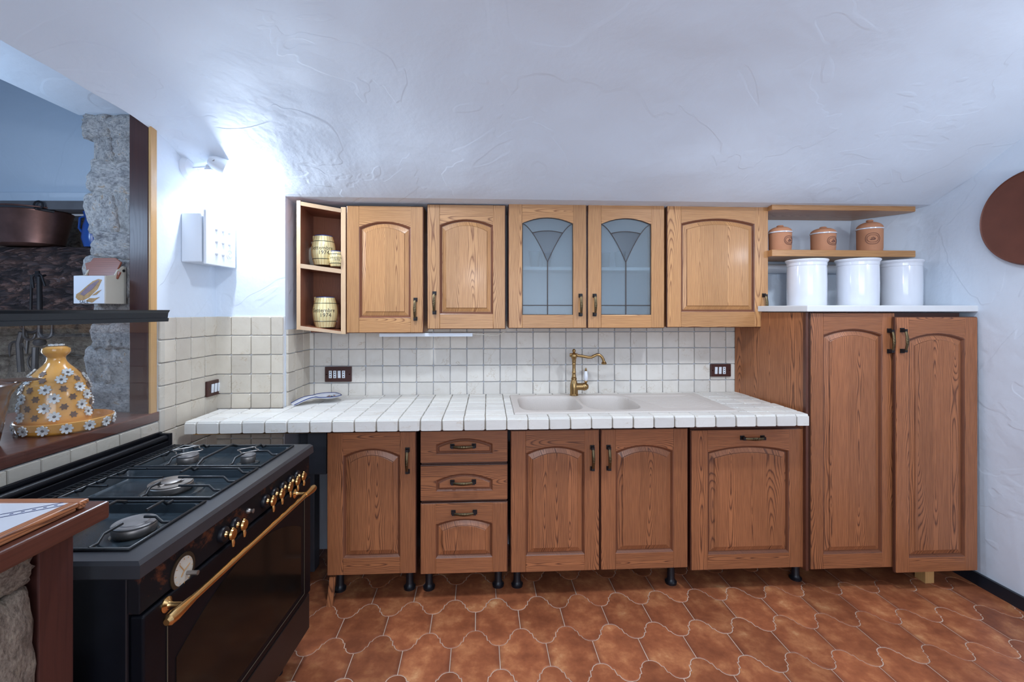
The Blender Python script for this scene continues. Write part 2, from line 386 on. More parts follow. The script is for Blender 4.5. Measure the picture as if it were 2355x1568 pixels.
# floor
fl = MB().box(-4, -2.6, -.08, 3.2, 3.1, -.0022).build('floor', M['groutF'], kind='structure')
P_, Q_ = .207, .230
def edge_curve():                       # half wave from the cap's top to the trough, with the small step in the middle
    pts = [(0, .050), (.015, .048), (.028, .041), (.037, .030), (.0415, .017), (.0500, .0140)]
    full = pts + [(.1035 - x, -y) for x, y in pts[::-1]]
    return full
half = edge_curve(); wave = half + [(.207 - x, y) for x, y in half[::-1][1:]]   # peak..trough..peak over one pitch (peaks at joints)
shrink = .0019
top = [(x - P_ / 2, y) for x, y in wave]            # local x -.1035..+.1035, ends are peaks: this is the LOWER edge's shape shifted
low = [(x, y - Q_ / 2) for x, y in [( -P_/2 + a, b) for a, b in [(q[0], q[1]) for q in wave]]]
upp = []
for x, y in [(q[0] - P_ / 2, -q[1]) for q in wave]: upp.append((x, y + Q_ / 2))
outline = low + upp[::-1]
def inset(poly, d):
    out = []; n = len(poly)
    for i in range(n):
        a, b, c = Vector(poly[i - 1]), Vector(poly[i]), Vector(poly[(i + 1) % n])
        e1, e2 = (b - a), (c - b)
        if e1.length < 1e-6: e1 = e2
        if e2.length < 1e-6: e2 = e1
        n1 = Vector((-e1.y, e1.x)).normalized(); n2 = Vector((-e2.y, e2.x)).normalized(); m = (n1 + n2)
        m = n1 if m.length < .2 else m.normalized(); k = d / max(.45, m.dot(n1)); out.append((b.x + m.x * k, b.y + m.y * k))
    return out
o1, o2 = inset(outline, shrink), inset(outline, shrink + .002)
tm = MB().loft([[(x, y, -.010) for x, y in o1], [(x, y, -.0012) for x, y in o1], [(x, y, 0) for x, y in o2]], cap0=False)
tmp = tm.build('tile', M['floor'], center=False); tile_floor = tmp.data; bpy.data.objects.remove(tmp)
FR = radians(1.2)
anchor = atZ(1095, 1391 , 0)          # a joint of the photograph's floor
stuff = MB(); nrow = 0; cells = []
for j in range(-19, 4):
    for i in range(-16, 20):
        lx, ly = i * P_ + (P_ / 2 if j % 2 else 0), j * Q_
        X = anchor.x + P_/2 + lx * cos(FR) - ly * sin(FR); Y = anchor.y - Q_ / 2 + lx * sin(FR) + ly * cos(FR)
        if -1.75 < X < 2.72 and Y < 2.95 and Y > -2.3: cells.append((X, Y))
def vis(X, Y):                       # how much of the picture a tile takes: nearest in view first
    D = X * sin(YAW) + Y * cos(YAW)
    if D < .6: return 1e6 + abs(Y)
    px = CX + F * (X * cos(YAW) - Y * sin(YAW)) / D; py = CY + F * H / D
    out = max(0, -px - 60, px - 2415) + max(0, py - 1650); return out
cells.sort(key=lambda c: vis(*c))
for k, (X, Y) in enumerate(cells):
    z = R.uniform(-.0006, .0008)
    if k < 280: child('tile', tile_floor, fl, (X - fl.location.x, Y - fl.location.y, z - fl.location.z), (R.uniform(-.002, .002), R.uniform(-.002, .002), FR))
    else:
        st = len(stuff.v); stuff.add([v.co for v in tile_floor.vertices], [tuple(p.vertices) for p in tile_floor.polygons])
        stuff.xform(Matrix.Translation((X - fl.location.x, Y - fl.location.y, -fl.location.z)) @ Matrix.Rotation(FR, 4, 'Z'), st)
if stuff.v: stuff.build('tile_field', M['floor'], fl, center=False, kind='stuff')

# ------------------------------------------------------------------ walls
wb = MB().box(-1.25, YW, 0, 2.6, YW + .2, 2.6)
wb.box(-1.9, YP, 0, -1.095, YP + .33, 2.6)
wall_back = wb.build('wall_back', M['plaster'], kind='structure')
def right_x(Y, z):
    base = 2.345 if Y > 2.85 else (2.345 + (2.85 - Y) / .27 * .205 if Y > 2.58 else (2.55 + (2.58 - Y) / .28 * .01 if Y > 2.3 else 2.56 + (2.30 - Y) * .03))
    return base + (.06 * max(0, 1.5 - z) / 1.5) + .10 * min(.5, max(0, z - 1.8)) + .012 * noise.noise(Vector((Y * 2.2, z * 2.2, 3)))
ys = [2.95, 2.88] + [2.85 - i * .05 for i in range(0, 30)] + [1.3 - i * .2 for i in range(0, 20)]
zs = [i * .06 for i in range(0, 46)]
mb = MB(); nv = len(zs)
mb.add([(right_x(Y, z), Y, z) for Y in ys for z in zs] , [(i * nv + j, i * nv + j + 1, (i + 1) * nv + j + 1, (i + 1) * nv + j) for i in range(len(ys) - 1) for j in range(nv - 1)])
mb.box(2.85, -2.5, 0, 2.95, 3.0, 2.7)
mb.build('wall_right', M['plaster'], smooth=60, kind='structure')
MB().box(-4, -2.5, 0, 2.9, -2.4, 3.2).build('wall_rear', M['plaster'], kind='structure')

# left wall with the opening to the fireplace (cooker frame)
ZL = 2.33
lwall = MB()
lwall.box(XLW - .32, -2.5, 0, XLW, 2.04, .96)
lwall.box(XLW - .10, 2.045, 0, XLW, 2.60, 2.75)
lwall.box(XLW - .32, -2.5, .96, XLW, -.2, 2.75)
lwall.box(XLW - .34, -.2, ZL, XLW, 2.045, 2.75)
wall_left = lwall.build('wall_left', M['plaster'], matrix=LM, kind='structure')

# vault
PROF = [(2.525, .62), (2.47, .645), (2.40, .685), (2.30, .745), (2.17, .845), (2.0, .955), (1.8, 1.055), (1.55, 1.14), (1.2, 1.22), (.8, 1.27), (.3, 1.29), (-.6, 1.28), (-1.4, 1.18), (-2.0, .95), (-2.45, .6)]
def prof(y):
    for (a, za), (b, zb) in zip(PROF, PROF[1:]):
        if y >= b: return za + (zb - za) * (a - y) / (a - b)
    return PROF[-1][1]
def xl(Y): return (XLW / cos(LROT)) - (Y) * tan(LROT) 
yy = [2.525, 2.515, 2.50, 2.47, 2.43] + [2.40 - i * .045 for i in range(0, 60)] + [-.35 - i * .15 for i in range(0, 15)]
nx = 110; vs = []; rows = len(yy)
def psm(y): return (prof(min(2.525, y + .04)) + 2 * prof(y) + prof(y - .04)) / 4 if y < 2.5 else prof(y)
for Y in yy:
    x0, x1 = xl(Y) - .004, right_x(min(Y, 2.85), 2.3) + .08
    for i in range(nx + 1):
        u = i / nx; u = u ** 1.25; X = x0 + (x1 - x0) * u
        a = psm(Y); dL = (X - x0)
        b = .852 + .30 * (1 - math.exp(-dL / .35)) + .12 * min(1, dL / 2) + .5 * max(0, 0)
        dR = max(0, x1 - .08 - X); c = .85 + max(0, (2.15 - Y)) * .25 + .75 * (1 - math.exp(-dR / .7)) + .1
        k = .10
        z = -k * math.log(math.exp(-a / k) + math.exp(-b / k) + math.exp(-c / k)) if Y < 2.44 else a
        if Y < 2.44: z = max(z, .0) + min(1, 0)
        # keep the front edge of the niche where it is
        bl = min(1, max(0, (2.525 - Y) / .22)); z = a * (1 - bl) + z * bl
        amp = .024 * min(1, max(0, (2.525 - Y) / .2))
        z += amp * noise.noise(Vector((X * 1.7, Y * 1.7, 0))) + amp * .35 * noise.noise(Vector((X * 5, Y * 5, 4)))
        vs.append((X, Y, H + z))
fs = [(i * (nx + 1) + j, i * (nx + 1) + j + 1, (i + 1) * (nx + 1) + j + 1, (i + 1) * (nx + 1) + j) for i in range(rows - 1) for j in range(nx)]
mb = MB(); mb.add(vs, fs)
# soffit of the niche, closing back to the wall
se = [(xl(2.525) + (right_x(2.525, 2.1) + .08 - xl(2.525)) * ((i / nx) ** 1.25), 2.525) for i in range(nx + 1)]
base = len(mb.v); n1 = nx + 1
mb.add([(x, 2.525, H + .62 + .022 * 0) for x, y in se] + [(x, 2.62, H + .608) for x, y in se] + [(x, 2.9, H + .60) for x, y in se],
       [(j, j + 1, n1 + j + 1, n1 + j) for j in range(nx)] + [(n1 + j, n1 + j + 1, 2 * n1 + j + 1, 2 * n1 + j) for j in range(nx)])
mb.build('ceiling', M['plaster'], smooth=50, kind='structure', center=False)

# post, sill and jamb of the opening
mb = MB().box(XLW - .085, 2.005, 1.012, XLW - .005, 2.042, ZL); mb.mat(1).box(XLW - .0045, 2.007, 1.0, XLW + .006, 2.043, ZL - .01)
tr = mb.build('trim_1', [M['redwood'], M['paleedge']], matrix=LM, bevel=.002, kind='structure')
MB().box(XLW - .62, .1, .972, XLW + .012, 2.05, 1.012).build('trim_2', M['redwoodY'], matrix=LM, bevel=.004, kind='structure')

# -------------------- stones
def stone_mesh(seed, mat):
    rr = random.Random(seed); bm = bmesh.new(); bmesh.ops.create_cube(bm, size=1.0); bmesh.ops.subdivide_edges(bm, edges=bm.edges, cuts=8, use_grid_fill=True)
    for v in bm.verts:
        p = v.co * 2; q = Vector((math.copysign(abs(p.x) ** 1, p.x), p.y, p.z)); l = (abs(q.x) ** 8 + abs(q.y) ** 8 + abs(q.z) ** 8) ** .125
        q = q / max(l, .01) if l > 0 else q
        q *= 1 + .13 * noise.noise(q * 1.3 + Vector((seed * 7.7, 0, 0))) + .10 * noise.noise(q * 3.4 + Vector((seed, 5, 0))) + .07 * noise.noise(q * 8 + Vector((seed, 2, 0)))
        v.co = q * .5
    me = bpy.data.meshes.new('stone'); bm.to_mesh(me); bm.free(); me.materials.append(mat)
    me.polygons.foreach_set('use_smooth', [True] * len(me.polygons)); return me
ST = [stone_mesh(i, M['stone']) for i in range(6)]; STB = [stone_mesh(20 + i, M['stoneB']) for i in range(6)]
pier = MB().box(XLW - .275, 2.047, .9, XLW - .088, 2.55, ZL + .05).build('wall_pier', M['mortar'], matrix=LM, kind='structure')
pc = pier.location.copy(); pinv = pier.matrix_world.inverted()
rr = random.Random(3); z = 1.01
while z < ZL - .02:
    h = rr.uniform(.10, .21); h = min(h, ZL - z)
    x1 = XLW - .088; x0 = XLW - .30 + rr.uniform(-.025, .03)
    cuts = [x0, x1] if rr.random() < .4 else [x0, x0 + (x1 - x0) * rr.uniform(.4, .62), x1]
    for a, b in zip(cuts, cuts[1:]):
        wv = b - a
        o = child('stone', rr.choice(ST), pier, (0, 0, 0), (rr.uniform(-.06, .06), rr.uniform(-.12, .12), rr.uniform(-.04, .04)), (wv * 1.10, .16, h * 1.10))
        o.location = (LM @ Vector(((a + b) / 2, 2.116 + rr.uniform(-.010, .012), z + h / 2)) - pc); o.location = pinv @ (LM @ Vector(((a + b) / 2, 2.116 + rr.uniform(-.010, .012), z + h / 2)))
    z += h

# fireplace seen through the opening
YF = 2.62
hood = MB().prism([(-3.9, 2.075), (-1.80, 2.075), (-1.80, 3.0), (-3.9, 3.0)], YF, YF + .1)
hood.box(-3.9, YF - .03, 2.075, -1.80, YF + .1, 2.13)
hood.box(-3.95, -.6, 0, -3.85, 3.2, 3.0)
hood.box(-3.9, -.7, 0, XLW - .3, -.6, 3.0)
hood.box(-3.9, -.7, 2.95, XLW - .3, 3.2, 3.0)
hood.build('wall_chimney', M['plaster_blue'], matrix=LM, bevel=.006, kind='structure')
MB().box(-3.9, YF - .045, 2.028, -1.80, YF + .08, 2.076).build('trim_3', M['plaster_dark'], matrix=LM, kind='structure')
fb = MB().box(-3.9, 3.1, .3, -1.7, 3.2, 2.1); fb.box(-1.84, 2.6, .3, -1.7, 3.2, 2.1)
fbk = fb.build('wall_fireplace', M['mortar'], matrix=LM, kind='structure'); fin = fbk.matrix_world.inverted()
z = .55; rr = random.Random(11)
while z < 2.0:
    h = rr.uniform(.13, .24); x = -3.4 + rr.uniform(-.1, .1)
    while x < -1.86:
        wv = rr.uniform(.18, .36); wv = min(wv, -1.80 - x)
        o = child('stone', rr.choice(STB), fbk, fin @ (LM @ Vector((x + wv / 2, 3.09 + rr.uniform(-.02, .01), z + h / 2))), (rr.uniform(-.05, .05), rr.uniform(-.1, .1), LROT * 0), (wv * .99, .17, h * .99)); x += wv
    z += h
bm_ = MB(); rings = []
for i in range(40):
    x = -3.6 + i * (1.77 / 39); ring = []
    for k in range(20):
        a = 2 * pi * k / 20; ca, sa = cos(a), sin(a); l = (abs(ca) ** 6 + abs(sa) ** 6) ** (1 / 6)
        q = 1 + .06 * noise.noise(Vector((x * 3, ca * 2, sa * 2))) + .035 * noise.noise(Vector((x * 12, ca * 5, sa * 5)))
        ring.append((x, 2.70 + .13 * ca / l * q, 1.62 + .205 * sa / l * q))
    rings.append(ring)
bm_.loft(rings)
tag(bm_.build('charred_beam', M['charred'], matrix=LM, smooth=60), 'thick charred black and brown wooden beam across the fireplace', 'beam')

def lathe_obj(name, prof, mat, loc, parent=None, n=40, smooth=35, **tags):
    return MB().lathe(prof, n=n).xform(Matrix.Translation(loc)).build(name, mat, parent, smooth=smooth, **tags)

# cauldron on the beam
cc = lw((at(72, 520, 2.66, YAWL)).x, 2.66, 1.825)
pot = empty('cauldron', cc, LROT, label='dull copper cauldron with iron ring standing on the charred beam', cat='pot'); pot.scale = (.93, .7, .84)
MB().lathe([(.002, .006), (.15, .006), (.172, .02), (.215, .225), (.222, .235), (.217, .24), (.208, .235), (.168, .03), (.002, .02)], n=48).build('body', M['copper'], pot, smooth=35)
bail = [(.225 * cos(t), .21 * sin(t) * .12 - .16, .235 + .02 * sin(t)) for t in [i * pi / 20 for i in range(21)]]
MB().tube([(.222 * cos(t), -.222 * sin(t), .245 + .012 * sin(t)) for t in [i * pi / 24 for i in range(25)]], .006).build('bail_handle', M['copper'], pot, smooth=True)
MB().tube([(.165 + .026 * cos(t), -.16, .262 + .026 * sin(t)) for t in [i * 2 * pi / 20 for i in range(21)]], .006).tube([(.15, -.165, .24), (.215, -.10, .23)], .010).build('ring', M['iron'], pot, smooth=True)
# blue jug behind the pier
jp = at(196, 500, 2.64, YAWL); jg = empty('blue_jug', lw(jp.x + .045, 2.64, 1.825), LROT, label='small blue glazed jug half hidden behind the rubble pier on the beam', cat='jug')
MB().lathe([(.002, 0), (.04, 0), (.052, .05), (.045, .12), (.035, .16), (.045, .20), (.041, .20), (.03, .16), (.002, .14)]).build('body', M['blueglaze'], jg, smooth=35)
MB().tube([(-.04, 0, .18), (-.075, 0, .17), (-.08, 0, .11), (-.05, 0, .07)], .006).build('handle', M['blueglaze'], jg, smooth=True)

# iron chain with hooks
def arc(cx, cz, r, a0, a1, y, n=12): return [(cx + r * cos(a0 + (a1 - a0) * i / n), y, cz + r * sin(a0 + (a1 - a0) * i / n)) for i in range(n + 1)]
ch = at(95, 800, 2.42, YAWL); CH = empty('hearth_hook_chain', lw(ch.x, 2.42, 1.62), LROT, label='black wrought iron hooks and chain hanging in the fireplace', cat='hook')
MB().tube([(-.01, 0, .02), (-.008, 0, -.30)], .011).tube([(-.01, 0, .02), (-.008, .03, .03)], .006).build('rod', M['iron'], CH, smooth=True)
MB().lathe([(.002, 0), (.022, .006), (.028, .02), (.022, .034), (.002, .04)], c=(-.008, 0, -.345), n=16).build('knob', M['iron'], CH, smooth=True)
MB().tube(arc(.035, -.27, .032, pi, 2 * pi + .1, -.01) + [(.068, -.01, -.20)], [.008] * 13 + [.004]).build('hook', M['iron'], CH, smooth=True)
MB().tube(arc(-.05, -.28, .03, 2 * pi, pi - .1, -.01) + [(-.08, -.01, -.23)], [.007] * 13 + [.003]).build('hook', M['iron'], CH, smooth=True)
MB().tube(arc(-.065, -.215, .058, 0, 2 * pi, .01, 22), .007).build('ring', M['iron'], CH, smooth=True)
MB().tube([(-.065, .01, -.155), (-.06, .01, .03)], .006).build('link', M['iron'], CH, smooth=True)
MB().tube([(-.10, 0, -.27), (-.115, 0, -.33), (-.105, 0, -.48)], .014).tube(arc(-.135, -.35, .028, 0, pi, 0) + [(-.164, 0, -.40)], [.007] * 13 + [.002]).tube([(-.10, 0, -.33), (-.075, 0, -.38), (-.07, 0, -.31), (-.08, 0, -.27)], .007).build('trivet_hook', M['iron'], CH, smooth=True)
MB().tube([(-.03, 0, -.35), (-.035, 0, -.50)], .014).tube(arc(-.03, -.43, .05, 0, 2 * pi, .01, 20), .005).tube([(.0, 0, -.36), (.06, 0, -.39)], .004).build('trivet_hook', M['iron'], CH, smooth=True)
MB().tube(arc(-.02, .01, .026, 0, pi, 0), .005).tube([(-.046, 0, .01), (-.04, 0, -.04)], .005).tube([(.006, 0, .01), (.02, 0, -.03)], .005).box(-.03, -.004, .01, -.01, .004, .05).build('bracket', M['iron'], CH, smooth=True)

# ------------------------------------------------------------------ wall tiles
def tile_meshes(mat, n=6, s=.0985, th=.010):
    out = []
    for k in range(n):
        rr = random.Random(100 + k); h = s / 2; pts = []
        for (sx, sy) in ((1, 1), (-1, 1), (-1, -1), (1, -1)):
            c = rr.uniform(.002, .006); a = (sx * h, sy * h - sy * c); b = (sx * h - sx * c, sy * h)
            pts += [a, b] if sx * sy > 0 else [b, a]
            if sx * sy > 0: mid = None
        pts = [(x + rr.uniform(-.0008, .0008), y + rr.uniform(-.0008, .0008)) for x, y in pts]
        ins = [(x * .955, y * .955) for x, y in pts]
        mb = MB().loft([[(x, 0, y) for x, y in pts], [(x, -th * .65, y) for x, y in pts], [(x, -th, y) for x, y in ins]], cap0=False)
        o = mb.build('tile', mat, center=False); me = o.data; bpy.data.objects.remove(o); me.polygons.foreach_set('use_smooth', [False] * len(me.polygons)); out.append(me)
    return out
TW, TY, TC = tile_meshes(M['tile']), tile_meshes(M['tileY']), tile_meshes(M['tileC'], th=.012)
PT = .1032
def put_tiles(parent, meshes, origin, ux, u0, uoff, u1, z0, zoff, z1, nrm_rot, skip=None):
    """tiles on a vertical plane: origin (world), ux unit vector along, clip range u0..u1 and z0..z1, joints at uoff+k*PT / zoff+k*PT"""
    inv = parent.matrix_world.inverted(); k0 = math.floor((u0 - uoff) / PT); k1 = math.ceil((u1 - uoff) / PT)
    j0 = math.floor((z0 - zoff) / PT); j1 = math.ceil((z1 - zoff) / PT)
    for i in range(k0, k1):
        a, b = max(u0, uoff + i * PT), min(u1, uoff + (i + 1) * PT)
        if b - a < .018: continue
        for j in range(j0, j1):
            c, d = max(z0, zoff + j * PT), min(z1, zoff + (j + 1) * PT)
            if d - c < .018 or (skip and skip((a + b) / 2, (c + d) / 2)): continue
            p = Vector(origin) + Vector(ux) * ((a + b) / 2) + Vector((0, 0, (c + d) / 2))
            m = inv @ Matrix.Translation(p) @ Matrix.Rotation(nrm_rot, 4, 'Z')
            o = child('tile', R.choice(meshes), parent)
            o.matrix_local = m @ Matrix.Diagonal(((b - a - .0035) / .0985, R.uniform(.85, 1.15), (d - c - .0035) / .0985, 1))
bpy.context.view_layer.update()
zb = at(1250, 876, YW).z; xb = at(1150, 850, YW).x
groutb = MB().box(-1.14, YW - .004, ZC - .01, 1.60, YW - .0002, 1.40).build('grout_bed', M['grout'], wall_back)
groutb.location -= wall_back.location
put_tiles(wall_back, TW, (0, YW - .004, 0), (1, 0, 0), -1.14, xb, 1.60, ZC - .005, zb, 1.40, 0)
# stepped-out wall
g2 = MB().box(-1.50, YP - .004, .62, -1.095, YP - .0002, 1.43).build('grout_bed', M['groutC'], wall_back, center=True); g2.location -= wall_back.location
g2.data.materials[0] = plain('white_grout', (.62, .62, .63), .9, var=.1)
zp = 1.432
put_tiles(wall_back, TY, (0, YP - .004, 0), (1, 0, 0), -1.455, at(534.5, 800, YP).x, -1.10, ZC - .005, zp, zp, 0)
put_tiles(wall_back, TY, (0, YP - .004, 0), (1, 0, 0), -1.455, at(534.5, 800, YP).x, -1.10, .55, .88, .88, 0)
# reveal of the niche (faces the cooker side... towards +X)
put_tiles(wall_back, TY, (-1.095, YP, 0), (0, 1, 0), .004, .01, .33, ZC - .005, zb, 1.36, radians(90))
# left wall tiles
g3 = MB().box(XLW + .0002, 2.046, .60, XLW + .004, 2.46, zp - .002); g3.box(XLW + .0002, .95, .60, XLW + .004, 2.046, .968)
g3o = g3.build('grout_bed', g2.data.materials[0], wall_left); g3o.matrix_world = LM @ Matrix.Translation(g3o.location)
ux = LM.to_3x3() @ Vector((0, 1, 0)); og = lw(XLW + .004, 0)
put_tiles(wall_left, TY, og, ux, 2.045, 2.46, 2.46, .60, zp, zp, LROT + radians(90), None)
put_tiles(wall_left, TY, og, ux, .95, 2.46, 2.045, .60, zp, .968, LROT + radians(90), None)

# ------------------------------------------------------------------ countertop
CT = empty('countertop', (0, YC, ZC), label='long countertop of cream tumbled marble tiles under the wall units', cat='countertop')
XR = 1.60; XLc = at(423, 985, YC).x; TH = .056
def loc(o, base=CT):
    o.location -= base.location; return o
def slab(poly, z0, z1, name, mat):
    return loc(MB().prism(poly, z0, z1, 'Z').build(name, mat, CT))
sx0, sx1 = at(1178, 950, 2.26).x, at(1702, 950, 2.26).x; sy0, sy1 = 2.275, 2.80
SX0, SX1 = at(1183, 947, YC + .09).x, at(1697, 947, YC + .09).x
SY0, SY1 = YC + .085, YC + .085 + .50
slab([(XLc + .004, YC + .006), (XR - .004, YC + .006), (XR - .004, SY0), (XLc + .01, SY0)], ZC - TH + .004, ZC - .008, 'substrate', M['groutC'])
slab([(XLc + .012, SY0), (SX0 + .02, SY0), (SX0 + .02, YP - .006), (XLc + .03, YP - .006)], ZC - TH + .004, ZC - .008, 'substrate', M['groutC'])
slab([(-1.09, YP - .006), (SX0 + .02, YP - .006), (SX0 + .02, YW - .016), (-1.09, YW - .016)], ZC - TH + .004, ZC - .008, 'substrate', M['groutC'])
slab([(SX1 - .02, SY0), (XR - .004, SY0), (XR - .016, YW - .016), (SX1 - .02, YW - .016)], ZC - TH + .004, ZC - .008, 'substrate', M['groutC'])
slab([(SX0 + .02, SY1 - .01), (SX1 - .02, SY1 - .01), (SX1 - .02, YW - .016), (SX0 + .02, YW - .016)], ZC - TH + .004, ZC - .008, 'substrate', M['groutC'])
xj = at(712, 975, YC).x; k0 = math.floor((XLc - xj) / PT)
rowsY = [YC, YC + .078, YC + .18, YC + .282, YC + .385, YC + .487, YC + .59, YW - .012]
i = k0
while xj + i * PT < XR - .01:
    a, b = max(XLc, xj + i * PT), min(XR, xj + (i + 1) * PT)
    if b - a > .02:
        o = child('tile', R.choice(TC), CT, ((a + b) / 2, .009, -TH / 2 - .002), (0, 0, 0), ((b - a - .005) / .0985, 1, (TH - .006) / .0985)); o['label'] = 'front edge tile'
        for j in range(len(rowsY) - 1):
            c, d = rowsY[j], rowsY[j + 1]
            segs = [(a, b)]
            my = (c + d) / 2
            if SY0 - .02 < my < SY1 + .01:
                segs = [(p, q) for p, q in ((a, min(b, SX0)), (max(a, SX1), b)) if q - p > .02]
            elif d > SY1 > c: c = SY1 if b > SX0 and a < SX1 else c
            if my > YP - .03:
                segs = [(max(p, -1.088), q) for p, q in segs if q > -1.07]
            if my > YC + .3: segs = [(p, min(q, XR - .012)) for p, q in segs]
            for p, q in segs:
                lx = XLc if my < SY0 else lw(XLW + .016, my).x
                p = max(p, lx)
                if q - p < .02 or d - c < .02: continue
                if p < -1.09 and d > YP - .012: d2 = YP - .012
                else: d2 = d
                if d2 - c < .02: continue
                child('tile', R.choice(TC), CT, ((p + q) / 2, (c + d2) / 2 - YC, -.009 + R.uniform(0, .0008)), (radians(-90), 0, 0), ((q - p - .0035) / .0985, .85, (d2 - c - .0055) / .0985))
    i += 1
MB().tube([(XLc + .03, YC + .02, ZC - TH - .004), (at(745, 990, YC).x, YC + .02, ZC - TH - .004)], .004, 6).build('metal_strip', M['brass'], CT).location -= CT.location

# ------------------------------------------------------------------ sink
SK = empty('sink', (SX0, SY0, ZC), label='beige composite double-bowl sink with ribbed drainer set in the countertop', cat='sink')
W_, D_ = SX1 - SX0, SY1 - SY0
nxs, nys = 232, 100; vs = []
def bowl(x, y):
    z = .007
    e = min(x, W_ - x, y, D_ - y)
    if e < .008: z = .007 - (.008 - e) ** 2 * 80
    def pit(cx, cy, rx, ry, depth, p=2.6):
        q = (abs((x - cx) / rx) ** p + abs((y - cy) / ry) ** p) ** (1 / p)
        if q >= 1: return 0
        t = min(1, (1 - q) / .20); t = t * t * (3 - 2 * t); return depth * t
    z -= pit(.205, .245, .170, .200, .17, 4.5)
    z -= pit(.540, .245, .150, .200, .14, 3.6)
    if x > .68 and .06 < y < D_ - .05 and x < W_ - .06:
        t = min(1, (x - .68) / .03, (W_ - .06 - x) / .05, (y - .06) / .02, (D_ - .05 - y) / .02)
        z -= t * (.005 + .0035 * (.5 + .5 * cos(y * 2 * pi / .036)) * (1 if x > .74 + (0.35 - y) * .25 else 0))
    return z
vs = [(W_ * i / nxs, D_ * j / nys, bowl(W_ * i / nxs, D_ * j / nys)) for j in range(nys + 1) for i in range(nxs + 1)]
n1 = nxs + 1
fs = [(j * n1 + i, j * n1 + i + 1, (j + 1) * n1 + i + 1, (j + 1) * n1 + i) for j in range(nys) for i in range(nxs)]
mb = MB(); mb.add(vs, fs)
bnd = [i for i in range(n1)] + [j * n1 + nxs for j in range(1, nys + 1)] + [nys * n1 + i for i in range(nxs - 1, -1, -1)] + [j * n1 for j in range(nys - 1, 0, -1)]
b0 = len(mb.v); mb.v += [Vector((vs[k][0], vs[k][1], -.006)) for k in bnd]
for q in range(len(bnd)): mb.f.append([bnd[q], bnd[(q + 1) % len(bnd)], b0 + (q + 1) % len(bnd), b0 + q]); mb.mi.append(0)
mb.build('basin', M['sinkm'], SK, smooth=50)
for cx_, dz in ((.205, .162), (.540, .132)):
    MB().lathe([(.001, .002), (.03, .002), (.036, .0)], c=(cx_, .235, -dz)).build('drain', M['alu'], SK, smooth=True)

# faucet
fp = at(1320, 913, YC + .085 + .455)
FA = empty('faucet', (fp.x, YC + .085 + .455, ZC + .008), rz=radians(-4), label='antique bronze mixer tap with curved spout and white lever', cat='faucet')
MB().lathe([(.026, 0), (.027, .004), (.024, .008), (.0245, .045), (.024, .06), (.018, .085), (.015, .092), (.017, .096), (.0165, .104), (.013, .108), (.014, .112), (.012, .118), (.011, .135), (.013, .139), (.011, .143), (.010, .165), (.0105, .185), (.013, .189), (.011, .193), (.0125, .208), (.012, .215), (.016, .225), (.02, .235), (.018, .247), (.010, .254), (.006, .258), (.010, .264), (.010, .272), (.005, .279), (.001, .28)]).build('body', M['bronze'], FA, smooth=30)
sp = [(0, 0, .242), (.05, 0, .236), (.085, 0, .229), (.105, 0, .229), (.122, 0, .238), (.14, 0, .246), (.155, 0, .243), (.168, 0, .232), (.177, 0, .216), (.180, 0, .202)]
MB().tube([(-.026, 0, .243), (-.012, 0, .243), (.02, 0, .241)], [.010, .012, .012]).tube(sp, .0085, 14).lathe([(.011, .0), (.0155, .003), (.016, .010), (.011, .015), (.0085, .02)], c=(.181, 0, .186), n=20).build('spout', M['bronze'], FA, smooth=40)
MB().tube([(.01, 0, .052), (.055, 0, .052)], .021, 20).build('valve_arm', M['bronze'], FA, smooth=40)
c_ = MB(); c_.lathe([(.0225, 0), (.024, .004), (.024, .008), (.021, .02), (.012, .031), (.001, .034)], n=24); c_.xform(Matrix.Translation((.055, 0, .052)) @ Matrix.Rotation(pi / 2, 4, 'Y')); c_.build('valve_cap', M['bronze'], FA, smooth=30)
lv = MB().lathe([(.004, .070), (.008, .078), (.0105, .083), (.0085, .088)], c=(.072, 0, 0), n=20); lv.mat(1).lathe([(.0075, .088), (.012, .10), (.0125, .12), (.009, .142), (.007, .146)], c=(.072, 0, 0), n=20)
lv.mat(0).lathe([(.007, .146), (.007, .150), (.004, .153), (.006, .158), (.004, .163), (.001, .165)], c=(.072, 0, 0), n=20); lv.build('lever', [M['bronze'], M['whitegloss']], FA, smooth=40)

# ------------------------------------------------------------------ cabinet doors
def arch_out(x0, x1, z0, zs, rise, i=0.0, n=14):
    x0 += i; x1 -= i; z0 += i; zs -= i; w_ = x1 - x0; pts = [(x0, z0), (x1, z0)]
    for k in range(n + 1):
        t = 1 - 2 * k / n; pts.append((x0 + w_ / 2 + t * w_ / 2, zs + rise * (1 - t * t)))
    return pts
def handle_mesh():
    m = MB()
    m.mat(1)
    for s in (-1, 1): m.box(-.0110, -.005, s * .054 - .011, .0110, 0, s * .054 + .011); m.box(-.0075, -.026, s * .052 - .0075, .0075, -.004, s * .052 + .0075)
    m.mat(0)
    path = [(.0, -.020, -.052), (0, -.026, -.040), (0, -.031, -.018), (0, -.032, 0), (0, -.031, .018), (0, -.026, .040), (0, -.020, .052)]
    m.tube(path, [.0075, .007, .0078, .0085, .0078, .007, .0075], 10, .6)
    for k in (-.012, 0, .012): m.lathe([(.0072, -.0015), (.0078, 0), (.0072, .0015)], c=(0, -.0315, k), n=10)
    o = m.build('h', [M['darkbrass'], M['iron']], center=False, smooth=35); me = o.data; bpy.data.objects.remove(o); return me
HM = handle_mesh()
def sub(mb, name, mats, par, origin, smooth=False, bevel=0, **tags):
    o = mb.build(name, mats, par, smooth=smooth, bevel=bevel, **tags); o.location -= Vector(origin); return o
